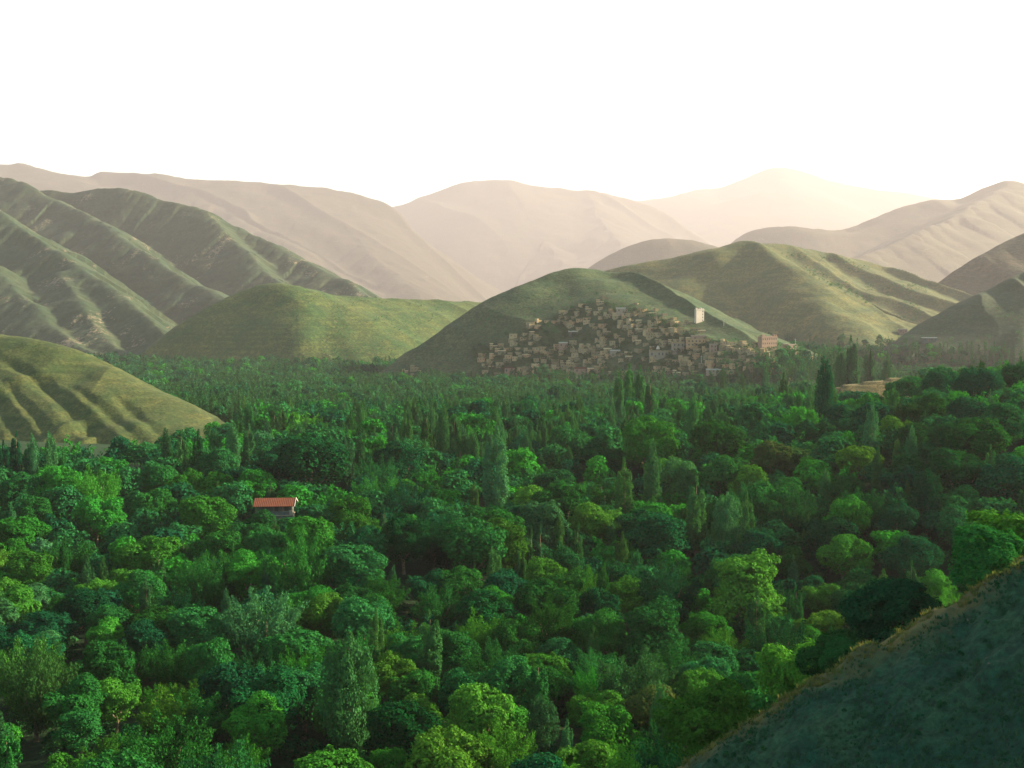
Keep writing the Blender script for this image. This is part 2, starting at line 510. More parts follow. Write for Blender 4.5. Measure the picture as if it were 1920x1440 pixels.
M = {}
M['grass_near'] = hill_mat('grass_near', (.070, .076, .027), (.034, .056, .020), (.022, .036, .014), 1.3, .50, .14, .0, .45)
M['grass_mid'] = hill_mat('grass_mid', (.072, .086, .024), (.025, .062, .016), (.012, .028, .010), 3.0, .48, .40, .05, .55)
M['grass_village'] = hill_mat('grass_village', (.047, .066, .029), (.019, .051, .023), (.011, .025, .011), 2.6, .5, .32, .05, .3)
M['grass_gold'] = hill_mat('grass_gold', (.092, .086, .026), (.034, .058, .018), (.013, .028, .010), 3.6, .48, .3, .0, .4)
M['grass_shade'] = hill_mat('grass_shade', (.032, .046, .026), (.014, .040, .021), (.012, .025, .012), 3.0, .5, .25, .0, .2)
M['range_left'] = hill_mat('range_left', (.036, .051, .030), (.017, .040, .025), (.016, .028, .014), 6.0, .5, .22, .5, .1, .5)
M['range_far'] = hill_mat('range_far', (.044, .036, .027), (.030, .031, .020), (.018, .02, .012), 16.0, .5, .1, .05, .0)
M['range_right'] = hill_mat('range_right', (.060, .048, .029), (.036, .038, .021), (.018, .024, .012), 9.0, .5, .15, .1, .1)
M['field_gold'] = hill_mat('field_gold', (.110, .086, .038), (.040, .044, .018), (.022, .03, .012), .9, .55, .1, .0, .0)

def ground_mat():
    m, n, b = new_mat('valley_ground')
    co = coords(n)
    a = noise(n, co, 0.035, 5, 0.6, 0.3)
    col = mixc(n, ramp(n, a, [(.54, (0, 0, 0)), (.68, (1, 1, 1))]), (.010, .032, .012), (.032, .044, .020))
    f = noise(n, co, 0.6, 6, 0.7)
    col = mixc(n, 1.0, col, ramp(n, f, [(.3, (.5, .55, .5)), (.75, (1.4, 1.35, 1.3))]), 'MULTIPLY')
    n.links.new(col, b.inputs['Base Color'])
    bp = n.nodes.new('ShaderNodeBump'); bp.inputs['Distance'].default_value = 0.6
    n.links.new(f, bp.inputs['Height']); n.links.new(bp.outputs[0], b.inputs['Normal'])
    return m
M['ground'] = ground_mat()

def slope_mat():
    m, n, b = new_mat('bare_slope')
    co = coords(n)
    a = noise(n, co, 0.16, 6, 0.65, 0.4)
    col = mixc(n, ramp(n, a, [(.40, (0, 0, 0)), (.62, (1, 1, 1))]), (.006, .056, .039), (.022, .080, .046))
    f = noise(n, co, 1.7, 8, 0.75)
    col = mixc(n, 1.0, col, ramp(n, f, [(.36, (.38, .42, .40)), (.66, (1.5, 1.45, 1.35))]), 'MULTIPLY')
    v = n.nodes.new('ShaderNodeTexVoronoi'); v.inputs['Scale'].default_value = 1.1
    n.links.new(co, v.inputs['Vector'])
    col = mixc(n, ramp(n, v.outputs['Distance'], [(.10, (1, 1, 1)), (.22, (0, 0, 0))]), col, (.012, .032, .022))
    # golden band painted along the crest for the sunlight on its rim
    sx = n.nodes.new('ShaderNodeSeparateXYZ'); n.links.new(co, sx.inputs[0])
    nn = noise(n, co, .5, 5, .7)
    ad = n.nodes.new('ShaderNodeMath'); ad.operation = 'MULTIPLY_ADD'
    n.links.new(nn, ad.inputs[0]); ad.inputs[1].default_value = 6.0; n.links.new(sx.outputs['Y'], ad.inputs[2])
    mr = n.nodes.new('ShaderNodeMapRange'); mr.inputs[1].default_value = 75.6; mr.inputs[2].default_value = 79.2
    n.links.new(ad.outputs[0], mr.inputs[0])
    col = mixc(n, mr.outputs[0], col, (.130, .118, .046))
    n.links.new(col, b.inputs['Base Color'])
    bp = n.nodes.new('ShaderNodeBump'); bp.inputs['Distance'].default_value = 0.6
    n.links.new(f, bp.inputs['Height']); n.links.new(bp.outputs[0], b.inputs['Normal'])
    return m
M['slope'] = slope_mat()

def leaf_mat(name, col, col2, trans=0.24, var=0.35):
    m = bpy.data.materials.new(name)
    m.use_nodes = True
    n = m.node_tree
    n.nodes.clear()
    o = n.nodes.new('ShaderNodeOutputMaterial')
    oi = n.nodes.new('ShaderNodeObjectInfo')
    at = n.nodes.new('ShaderNodeAttribute'); at.attribute_name = 'tone'
    c = mixc(n, at.outputs['Fac'], col, col2)
    hs = n.nodes.new('ShaderNodeHueSaturation')
    mr = n.nodes.new('ShaderNodeMapRange')
    n.links.new(oi.outputs['Random'], mr.inputs[0])
    mr.inputs[3].default_value = 1 - var; mr.inputs[4].default_value = 1 + var
    n.links.new(mr.outputs[0], hs.inputs['Value'])
    mh = n.nodes.new('ShaderNodeMapRange')
    ml = n.nodes.new('ShaderNodeMath'); ml.operation = 'FRACT'
    mm = n.nodes.new('ShaderNodeMath'); mm.operation = 'MULTIPLY'; mm.inputs[1].default_value = 17.31
    n.links.new(oi.outputs['Random'], mm.inputs[0]); n.links.new(mm.outputs[0], ml.inputs[0])
    n.links.new(ml.outputs[0], mh.inputs[0])
    mh.inputs[3].default_value = 0.485; mh.inputs[4].default_value = 0.525
    n.links.new(mh.outputs[0], hs.inputs['Hue'])
    n.links.new(c, hs.inputs['Color'])
    d = n.nodes.new('ShaderNodeBsdfDiffuse'); t = n.nodes.new('ShaderNodeBsdfTranslucent')
    n.links.new(hs.outputs[0], d.inputs[0])
    ty = mixc(n, 1.0, hs.outputs[0], (1.3, 1.25, .5), 'MULTIPLY')
    n.links.new(ty, t.inputs[0])
    mx = n.nodes.new('ShaderNodeMixShader'); mx.inputs[0].default_value = trans
    n.links.new(d.outputs[0], mx.inputs[1]); n.links.new(t.outputs[0], mx.inputs[2])
    n.links.new(mx.outputs[0], o.inputs[0])
    return m
LEAF = {
    'mid-green': leaf_mat('leaf_mid', (.0085, .068, .0180), (.0200, .115, .0200)),
    'dark-green': leaf_mat('leaf_dark', (.0040, .045, .0190), (.0090, .074, .0210)),
    'bright-green': leaf_mat('leaf_bright', (.0220, .115, .0150), (.0480, .170, .0190)),
    'yellow-green': leaf_mat('leaf_yellow', (.036, .125, .014), (.066, .165, .018), var=.2),
    'grey-green': leaf_mat('leaf_grey', (.0200, .095, .036), (.0420, .140, .044)),
    'russet': leaf_mat('leaf_russet', (.022, .074, .018), (.058, .078, .023), var=.2),
    'olive': leaf_mat('leaf_olive', (.020, .092, .024), (.044, .128, .032)),
}
mb, nb, bb = new_mat('bark')
cb = coords(nb)
nb.links.new(ramp(nb, noise(nb, cb, 3.0, 5), [(.3, (.07, .055, .035)), (.7, (.20, .165, .11))]), bb.inputs['Base Color'])
M['bark'] = mb

# ------------------------------------------------------------------ ground and hills
def build_hill(name, h):
    (p0, p1), (d0, d1), (nc, nr) = h['px'], h['D'], h['res']
    u = (np.linspace(p0, p1, nc) - 960) / F
    t = np.linspace(0, 1, nr)
    D = d0 * (d1 / d0) ** t
    X = u[None, :] * D[:, None]; Y = np.repeat(D[:, None], nc, 1)
    Z = hill_z(name, X, Y)
    G = ground_z(X, Y)
    keep = Z > G - 1.5
    V = np.stack([X, Y, np.maximum(Z, G - 12)], -1).reshape(-1, 3)
    Q = grid_faces(nr, nc, keep)
    V, Q = compact(V, Q)
    o = link(name, mesh_np(name, V, Q, True), M[h['mat']])
    o['kind'] = 'structure'
    return o

for nm, h in HILLS.items():
    build_hill(nm, h)

def build_ground():
    u = np.linspace(-1.0, 1.0, 420)
    D = np.concatenate([np.linspace(-40, 60, 20)[:-1], 60 * (22000 / 60) ** np.linspace(0, 1, 460)])
    W = np.maximum(D, 120)
    X = u[None, :] * W[:, None]; Y = np.repeat(D[:, None], len(u), 1)
    Z = ground_z(X, Y)
    V = np.stack([X, Y, Z], -1).reshape(-1, 3)
    o = link('valley_floor', mesh_np('valley_floor', V, grid_faces(len(D), len(u)), True), M['ground'])
    o['kind'] = 'structure'
build_ground()

def build_slope():
    x = np.linspace(-30, 110, 560); y = np.linspace(20, 120, 520)
    X, Y = np.meshgrid(x, y)
    Z = fg_z(X, Y)
    keep = Z > ground_z(X, Y) - 1
    V = np.stack([X, Y, Z], -1).reshape(-1, 3)
    V, Q = compact(V, grid_faces(len(y), len(x), keep))
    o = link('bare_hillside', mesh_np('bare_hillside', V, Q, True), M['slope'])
    o['kind'] = 'structure'
build_slope()

def tree_ground(x, y):
    z = np.maximum(ground_z(x, y), fg_z(x, y))
    return z

NEARH = ['left_near_hill', 'orchard_hill', 'village_hill', 'right_near_hill', 'terraced_hill', 'left_spurs']

def surface(x, y, names=NEARH):
    z = tree_ground(x, y)
    for nm in names:
        z = np.maximum(z, hill_z(nm, x, y))
    return z

def cast(px, py, d0=300, d1=3200, step=4.0, names=NEARH):
    """where the sight line of a pixel meets the land"""
    a, b = ray(px, py)
    a = np.atleast_1d(a); b = np.atleast_1d(b)
    D = np.arange(d0, d1, step)
    X = a[:, None] * D[None]; Y = np.repeat(D[None], len(a), 0)
    S = surface(X, Y, names)
    hit = (CAMZ + b[:, None] * D[None]) <= S
    i = np.argmax(hit, 1)
    ok = hit.any(1)
    k = np.arange(len(a))
    return X[k, i], Y[k, i], S[k, i], ok

# ------------------------------------------------------------------ tree models
def leaves(pos, nrm, size, rng, aspect=0.62, up=None):
    n = len(pos)
    nrm = nrm / (np.linalg.norm(nrm, axis=1, keepdims=True) + 1e-9)
    r = rng.normal(size=(n, 3)) if up is None else up + 0.35 * rng.normal(size=(n, 3))
    t = r - (r * nrm).sum(1, keepdims=True) * nrm
    t /= np.linalg.norm(t, axis=1, keepdims=True) + 1e-9
    bt = np.cross(nrm, t)
    s = size * rng.uniform(.65, 1.35, (n, 1))
    l = t * s * .5; w = bt * s * .5 * aspect
    fold = nrm * s * .10
    V = np.stack([pos - l, pos + w + fold, pos + l, pos - w + fold], 1).reshape(-1, 3)
    Q = np.arange(4 * n).reshape(-1, 4)
    return V, Q

def unit(rng, n):
    d = rng.normal(size=(n, 3))
    return d / np.linalg.norm(d, axis=1, keepdims=True)

def noise3(p, f, seed):
    return (vnoise(p[:, 0] * f + 3.1 * p[:, 2], p[:, 1] * f, seed) + vnoise(p[:, 1] * f, p[:, 2] * f + 1.7 * p[:, 0], seed + 1)) * .5

def crown_round(seed, nleaf, size, lobes=22, flat=1.0, rough=1.0):
    """lobed broadleaf crown of separate leafy boughs, 10 m tall tree, crown about 8.6 m across"""
    rng = np.random.default_rng(seed)
    cz = 5.6
    sq = rng.uniform(.82, 1.18, 2)
    R = np.array([3.0 * sq[0], 3.0 * sq[1], 2.9 * flat])
    d = unit(rng, lobes)
    d[:, 2] = np.where(d[:, 2] < -.45, -d[:, 2], d[:, 2])
    cen = np.array([0, 0, cz]) + d * R * rng.uniform(.6, 1.08 * rough, (lobes, 1))
    rad = rng.uniform(.8, 1.8, lobes)
    cen = np.vstack([cen, [[0, 0, cz - .3]]]); rad = np.append(rad, 2.8)
    # smaller tufts riding on the big lobes make the ragged outline
    k = lobes * 5
    j = rng.integers(0, lobes, k)
    dd = unit(rng, k); dd[:, 2] = np.abs(dd[:, 2]) * .75 + .25 * dd[:, 2]
    cen = np.vstack([cen, cen[j] + dd * (rad[j] * rng.uniform(.80, 1.12, k))[:, None]]); rad = np.append(rad, rng.uniform(.22, .62, k))
    wgt = rad ** 1.9; wgt = wgt / wgt.sum()
    li = rng.choice(len(rad), int(nleaf * 2.3), p=wgt)
    dr = unit(rng, len(li))
    dr[:, 2] = np.where((dr[:, 2] < 0) & (rng.random(len(li)) < .45), -dr[:, 2], dr[:, 2])
    pos = cen[li] + dr * (rad[li] * rng.uniform(.70, 1.14, len(li)) ** .8)[:, None]
    pos += rng.normal(size=pos.shape) * .06
    # drop leaves buried deep in another lobe, and thin the crown in patches
    drop = noise3(pos, .95, seed) + .5 * rng.normal(size=len(pos)) * .3 < -.30
    for c, r in zip(cen, rad):
        if r > .9:
            drop |= (np.linalg.norm(pos - c, axis=1) < r * .62)
    pos, dr = pos[~drop], dr[~drop]
    if len(pos) > nleaf:
        pos, dr = pos[:nleaf], dr[:nleaf]
    nrm = dr * 1.0 + rng.normal(size=pos.shape) * .42 + np.array([0, 0, .25])
    V, Q = leaves(pos, nrm, size, rng)
    return V, Q, rng.random(len(Q))

def crown_shoots(seed, nleaf, size, shoots=46):
    """rounded crown of upright leafy shoots with a spiky top"""
    rng = np.random.default_rng(seed)
    P_, N_, U_ = [], [], []
    per = nleaf // shoots
    for i in range(shoots):
        a = rng.uniform(0, 2 * math.pi); r = math.sqrt(rng.random())
        lean = r * .75
        base = np.array([math.cos(a) * r * 1.2, math.sin(a) * r * 1.2, rng.uniform(1.2, 2.6)])
        dirv = np.array([math.cos(a) * lean, math.sin(a) * lean, 1.0]); dirv /= np.linalg.norm(dirv)
        L = rng.uniform(5.5, 8.2) * (1 - .28 * r * r)
        t = rng.random(per) ** .75
        wob = rng.normal(size=(per, 3)) * (np.interp(t, [0, .5, 1], [.55, .75, .12]))[:, None]
        p = base + dirv * (t * L)[:, None] + wob + np.array([math.cos(a), math.sin(a), 0]) * (t * t * r * 1.2)[:, None]
        P_.append(p); N_.append(wob + rng.normal(size=(per, 3)) * .4); U_.append(np.repeat(dirv[None], per, 0))
    pos = np.vstack(P_); 
    V, Q = leaves(pos, np.vstack(N_), size, rng, .5, np.vstack(U_))
    return V, Q, rng.random(len(Q))

def crown_poplar(seed, nleaf, size, H=18.0, R=1.7, strands=9, stem=.12, even=.20):
    """narrow column of steep twigs"""
    rng = np.random.default_rng(seed)
    P_, N_, U_ = [], [], []
    S = []
    for i in range(strands):
        a = rng.uniform(0, 2 * math.pi); r = R * math.sqrt(rng.random()) * .78 if i else 0
        top = H * (1 - even * (r / R) ** 1.5 - rng.uniform(0, .12)) if i else H
        S.append((math.cos(a) * r, math.sin(a) * r, H * rng.uniform(stem, stem + .14), top, rng.uniform(.45, .8) * R * .55))
    w = np.array([(s[3] - s[2]) * s[4] for s in S]); w /= w.sum()
    for (x, y, z0, z1, rr), ww in zip(S, w):
        k = int(nleaf * ww)
        # tufts along the strand give an uneven edge
        nt_ = max(6, int((z1 - z0) / .8))
        tz = np.sort(rng.random(nt_)); ta = rng.uniform(0, 2 * math.pi, nt_)
        j = rng.integers(0, nt_, k)
        t = np.clip(tz[j] + rng.normal(size=k) * .035, 0, 1)
        prof = np.interp(t, [0, .12, .4, .75, 1], [.6, .95, 1, .9, .3])
        a = ta[j] + rng.normal(size=k) * .9
        rad = rr * prof * rng.uniform(.5, 1.15, k) ** .6
        curve = np.interp(t, [0, .3, 1], [.25, 1, .9])
        p = np.stack([x * curve + np.cos(a) * rad, y * curve + np.sin(a) * rad, z0 + t * (z1 - z0)], 1)
        P_.append(p)
        N_.append(np.stack([np.cos(a), np.sin(a), .15 + 0 * a], 1) + rng.normal(size=(k, 3)) * .5)
        U_.append(np.stack([np.cos(a) * .3, np.sin(a) * .3, 1 + 0 * a], 1))
    V, Q = leaves(np.vstack(P_), np.vstack(N_), size, rng, .6, np.vstack(U_))
    return V, Q, rng.random(len(Q))

def tube(path, radii, sides=7):
    path = np.asarray(path, float); V = []; Q = []
    n = len(path)
    for i, (p, r) in enumerate(zip(path, radii)):
        d = path[min(i + 1, n - 1)] - path[max(i - 1, 0)]
        d /= np.linalg.norm(d) + 1e-9
        a = np.cross(d, [0.3, 1, 0.1]); a /= np.linalg.norm(a); b = np.cross(d, a)
        for k in range(sides):
            th = 2 * math.pi * k / sides
            V.append(p + r * (math.cos(th) * a + math.sin(th) * b))
    for i in range(n - 1):
        for k in range(sides):
            Q.append((i * sides + k, i * sides + (k + 1) % sides, (i + 1) * sides + (k + 1) % sides, (i + 1) * sides + k))
    return np.array(V), np.array(Q)

def join(parts):
    V, Q, T, o = [], [], [], 0
    for p in parts:
        V.append(p[0]); Q.append(np.asarray(p[1]) + o); o += len(p[0])
        if len(p) > 2:
            T.append(p[2])
    return np.vstack(V), np.vstack(Q), (np.concatenate(T) if T else None)

def trunk_round(seed):
    rng = np.random.default_rng(seed + 500)
    parts = []
    lean = rng.normal(size=2) * .25
    fork = np.array([lean[0], lean[1], 2.4])
    parts.append(tube([(0, 0, -1.2), (0, 0, .1), (lean[0] * .5, lean[1] * .5, 1.2), fork], [.42, .34, .27, .24]))
    for i in range(5):
        a = i * 1.257 + rng.uniform(-.4, .4)
        e = fork + np.array([math.cos(a) * rng.uniform(1.5, 2.6), math.sin(a) * rng.uniform(1.5, 2.6), rng.uniform(2.2, 4.2)])
        mid = (fork + e) / 2 + np.array([math.cos(a) * .3, math.sin(a) * .3, -.15])
        parts.append(tube([fork - np.array([0, 0, .15]), mid, e], [.17, .12, .04], 6))
    V, Q, _ = join(parts)
    return V, Q

def trunk_poplar(seed, H=18.0):
    rng = np.random.default_rng(seed + 900)
    parts = [tube([(0, 0, -1.5), (0, 0, .2), (.05, .03, H * .4), (0, .05, H * .9)], [.30, .24, .15, .03])]
    for i in range(4):
        a = rng.uniform(0, 6.28); z = H * rng.uniform(.1, .25)
        parts.append(tube([(0, 0, z), (math.cos(a) * .6, math.sin(a) * .6, z + 2.2), (math.cos(a) * .8, math.sin(a) * .8, z + 5)], [.09, .06, .02], 5))
    V, Q, _ = join(parts)
    return V, Q

MODELS = {}
def model(kind, var, crown, trunk, full_h, full_w):
    MODELS.setdefault(kind, []).append(dict(crown=crown, trunk=trunk, h=full_h, w=full_w, meshes={}))

def measure(c):
    V = c[0]
    return np.percentile(V[:, 2], 99.6), 2 * np.percentile(np.hypot(V[:, 0], V[:, 1]), 97)

for i in range(8):
    c = crown_round(100 + i, 15000, .36, 20 + i, (.9, 1.0, 1.1, .85, 1.2, 1.0, 1.3, .95)[i], (1, 1.1, .95, 1.1, 1, 1.15, 1.05, 1.2)[i])
    model('round', i, c, trunk_round(i), *measure(c))
for i in range(3):
    c = crown_shoots(200 + i, 11000, .34, 40 + 8 * i)
    model('shoots', i, c, trunk_round(20 + i), *measure(c))
for i in range(4):
    c = crown_poplar(300 + i, 9000, .34, 18, (1.5, 1.8, 1.6, 1.9)[i], (8, 11, 9, 12)[i])
    model('poplar', i, c, trunk_poplar(i), *measure(c))
for i in range(2):
    c = crown_poplar(340 + i, 15000, .36, 16, 3.6, 26, .06, .16)
    model('clump', i, c, trunk_poplar(40 + i, 16), *measure(c))
for i in range(2):
    c = crown_poplar(360 + i, 5200, .30, 16, .95, 4, .01)
    model('thin', i, c, trunk_poplar(60 + i, 16), *measure(c))

def mesh_for(md, what, tone, seedname):
    key = (what, tone)
    if key not in md['meshes']:
        if what == 'crown':
            V, Q, T = md['crown']
            me = mesh_np('crown_' + seedname, V, Q, False, None, T)
            me.materials.append(LEAF[tone])
        elif what == 'trunk':
            V, Q = md['trunk']
            me = mesh_np('trunk_' + seedname, V, Q, True)
            me.materials.append(M['bark'])
        else:                                   # both in one mesh, for trees too small to show parts
            V, Q, T = md['crown']; V2, Q2 = md['trunk']
            me = mesh_np('tree_' + seedname, np.vstack([V, V2]), np.vstack([Q, Q2 + len(V)]), False,
                         np.r_[np.zeros(len(Q)), np.ones(len(Q2))], np.r_[T, np.zeros(len(Q2))])
            me.materials.append(LEAF[tone]); me.materials.append(M['bark'])
        md['meshes'][key] = me
    return md['meshes'][key]

TREES = []      # every tree of the valley: dict(x, y, z, h, w, kind, tone, px, py)
RATIO = {'round': 1.02, 'shoots': 1.0, 'poplar': 4.6, 'clump': 2.2, 'thin': 9.0}

def hero(px, top, wpx, kind='round', tone='mid-green', ratio=None, dmin=84, dmax=1000):
    a, b = ray(px, top)
    D = np.arange(dmin, dmax, 1.0)
    hh = (ratio or RATIO[kind]) * wpx * D / F
    gz = tree_ground(a * D, D)
    diff = (gz + hh) - (CAMZ + b * D)
    s = np.where(np.diff(np.sign(diff)) != 0)[0]
    i = s[0] if len(s) else int(np.argmin(np.abs(diff)))
    d = D[i]
    if abs(px - 512) < 44 + wpx * .5 and top < 964 and top + wpx > 930 and d < 252 and dmin < 200:
        return hero(px, top, wpx, kind, tone, ratio, 254, dmax)
    TREES.append(dict(x=float(a * d), y=float(d), z=float(gz[i]), h=float(hh[i]), w=float(wpx * d / F), kind=kind, tone=tone,
                      px=px, py=top + (ratio or RATIO[kind]) * wpx * .35, hero=True))

G_, D_, B_, Y_, S_, R_, O_ = 'mid-green', 'dark-green', 'bright-green', 'yellow-green', 'grey-green', 'russet', 'olive'
HERO = [
 # lower left
 (18, 1010, 74, 'round', B_), (88, 1006, 66, 'round', S_), (160, 1010, 56, 'round', G_), (222, 1003, 76, 'round', D_),
 (243, 1066, 88, 'round', B_), (22, 1082, 92, 'round', B_), (108, 1118, 84, 'round', G_), (335, 1104, 42, 'shoots', B_),
 (492, 1106, 150, 'shoots', S_), (612, 1112, 108, 'round', B_), (62, 1200, 145, 'shoots', O_, 1.35), (188, 1206, 140, 'round', G_),
 (298, 1282, 84, 'shoots', B_), (374, 1278, 84, 'shoots', B_), (150, 1328, 96, 'round', G_), (248, 1354, 56, 'round', G_),
 (285, 1380, 58, 'round', B_), (208, 1372, 100, 'shoots', B_), (108, 1406, 66, 'round', Y_), (455, 1376, 104, 'shoots', B_),
 (345, 1392, 72, 'round', B_), (424, 1236, 62, 'shoots', G_), (492, 1214, 112, 'shoots', G_), (570, 1212, 104, 'shoots', B_),
 (655, 1192, 118, 'clump', S_), (744, 1220, 112, 'round', Y_), (890, 1284, 160, 'round', B_), (840, 1372, 160, 'round', Y_),
 (740, 1398, 120, 'round', B_), (790, 1300, 110, 'round', B_), (964, 1166, 104, 'round', G_), (1050, 1196, 104, 'round', G_),
 (1016, 1304, 64, 'clump', S_), (1128, 1140, 120, 'round', G_), (1228, 1130, 160, 'round', G_), (1060, 1073, 112, 'round', G_),
 (1160, 1054, 84, 'round', D_), (858, 1062, 92, 'round', G_), (800, 1066, 84, 'round', D_), (910, 1104, 118, 'round', D_),
 (688, 986, 86, 'round', D_), (706, 1112, 96, 'round', G_), (1122, 1288, 116, 'round', B_), (1232, 1285, 120, 'round', R_),
 (1104, 1384, 140, 'round', B_), (1200, 1392, 110, 'round', G_), (1340, 1206, 110, 'round', G_), (1318, 1258, 110, 'round', B_),
 (1478, 1226, 90, 'round', B_), (1416, 1262, 96, 'round', B_), (1402, 1042, 170, 'round', B_), (1490, 1022, 78, 'round', G_),
 (1610, 1060, 80, 'round', G_), (1530, 1078, 72, 'round', D_), (1614, 1096, 108, 'round', G_), (1690, 1112, 84, 'round', G_),
 (1672, 1086, 50, 'round', G_), (1540, 1146, 104, 'round', Y_), (1452, 1152, 92, 'round', G_), (1580, 1194, 84, 'round', G_),
 (1762, 1072, 88, 'round', B_), (1846, 1050, 60, 'shoots', B_), (1806, 1060, 56, 'shoots', G_), (1356, 1140, 84, 'shoots', D_),
 (700, 1240, 80, 'round', G_), (620, 1260, 90, 'shoots', D_),
 # middle
 (1818, 950, 112, 'round', G_), (1904, 962, 100, 'round', G_), (1478, 896, 88, 'round', G_), (1610, 833, 80, 'round', Y_),
 (1590, 888, 74, 'round', G_), (1444, 826, 90, 'round', R_), (1490, 838, 66, 'round', R_), (1350, 790, 104, 'round', G_),
 (1212, 782, 120, 'round', B_), (1126, 824, 96, 'round', D_), (1062, 796, 84, 'round', G_), (986, 816, 74, 'round', D_),
 (1250, 860, 84, 'round', Y_), (1040, 880, 80, 'round', G_), (1240, 960, 120, 'round', D_), (590, 816, 140, 'round', D_),
 (530, 832, 96, 'round', D_), (664, 836, 84, 'round', G_), (750, 826, 100, 'round', D_), (870, 826, 70, 'round', G_),
 (476, 880, 90, 'round', B_), (352, 880, 80, 'round', B_), (404, 888, 70, 'round', Y_), (234, 880, 54, 'round', Y_),
 (176, 882, 76, 'round', B_), (106, 874, 96, 'round', B_), (46, 884, 90, 'round', G_), (300, 868, 80, 'round', G_),
 (290, 915, 84, 'round', G_), (386, 930, 110, 'round', B_), (180, 930, 100, 'round', B_), (64, 930, 90, 'round', G_),
 (228, 822, 66, 'round', D_), (548, 970, 76, 'round', G_), (600, 985, 74, 'round', B_), (430, 962, 60, 'round', D_),
 (1700, 706, 74, 'round', G_), (1764, 694, 80, 'round', D_), (1836, 690, 90, 'round', D_), (1896, 684, 90, 'round', D_),
 (1740, 740, 90, 'round', G_), (1880, 755, 110, 'round', G_), (1810, 745, 90, 'round', D_), (1690, 780, 80, 'round', Y_),
 (1720, 792, 80, 'round', G_), (1640, 790, 70, 'round', G_), (1700, 850, 90, 'round', D_), (1800, 840, 110, 'round', D_),
 (1890, 850, 120, 'round', D_), (1680, 940, 90, 'round', D_), (1540, 790, 80, 'round', G_),
 # poplars
 (932, 802, 52, 'poplar', S_, 3.7), (1225, 830, 36, 'poplar', S_), (1302, 742, 30, 'poplar', S_), (1546, 670, 34, 'poplar', D_),
 (1306, 900, 38, 'poplar', S_, 4.2), (1366, 926, 62, 'clump', S_), (1400, 924, 34, 'poplar', S_), (1740, 882, 56, 'clump', D_),
 (996, 984, 14, 'thin', S_), (1013, 978, 16, 'thin', S_), (1050, 966, 24, 'poplar', O_), (935, 1012, 13, 'thin', S_),
 (972, 1036, 11, 'thin', S_), (760, 770, 26, 'poplar', O_), (736, 790, 26, 'poplar', S_), (832, 764, 28, 'poplar', O_),
 (852, 782, 24, 'poplar', S_), (800, 776, 24, 'poplar', O_), (806, 1150, 48, 'poplar', S_, 3.6), (1170, 860, 36, 'poplar', O_),
 (650, 800, 30, 'poplar', S_), (676, 812, 26, 'poplar', S_), (30, 812, 24, 'poplar', D_), (60, 816, 26, 'poplar', S_),
 (92, 812, 26, 'poplar', S_), (6, 826, 22, 'poplar', D_), (310, 804, 24, 'poplar', S_), (340, 812, 26, 'poplar', S_),
 (372, 806, 26, 'poplar', D_), (404, 800, 26, 'poplar', S_), (436, 792, 28, 'poplar', S_), (466, 796, 26, 'poplar', S_),
 (1180, 684, 26, 'poplar', O_), (1200, 690, 26, 'poplar', O_), (1160, 700, 24, 'poplar', O_), (1220, 712, 24, 'poplar', S_),
 (1356, 690, 16, 'poplar', O_), (1392, 700, 14, 'poplar', O_), (1436, 690, 18, 'poplar', S_), (1596, 640, 30, 'poplar', S_, None, 600),
 (1630, 650, 24, 'poplar', S_, None, 600), (1664, 664, 22, 'poplar', S_, None, 600), (1574, 660, 26, 'poplar', S_, None, 600), (1470, 700, 20, 'poplar', S_),
 (1676, 720, 22, 'poplar', O_), (1636, 752, 30, 'poplar', S_), (1710, 800, 26, 'poplar', S_),
]
for hdef in HERO:
    hero(*hdef[:5], ratio=hdef[5] if len(hdef) > 5 else None, dmin=hdef[6] if len(hdef) > 6 else 84)

# open ground that stays free of trees, as (px, py, rx, ry) on the photo
CLEAR = [(240, 1175, 95, 38), (820, 1035, 90, 45), (1640, 725, 75, 16), (400, 1090, 60, 30), (70, 1170, 70, 20),
         (514, 948, 44, 27)]
CLEAR_D = [150, 195, 560, 185, 150, 238]      # how far away each of them lies

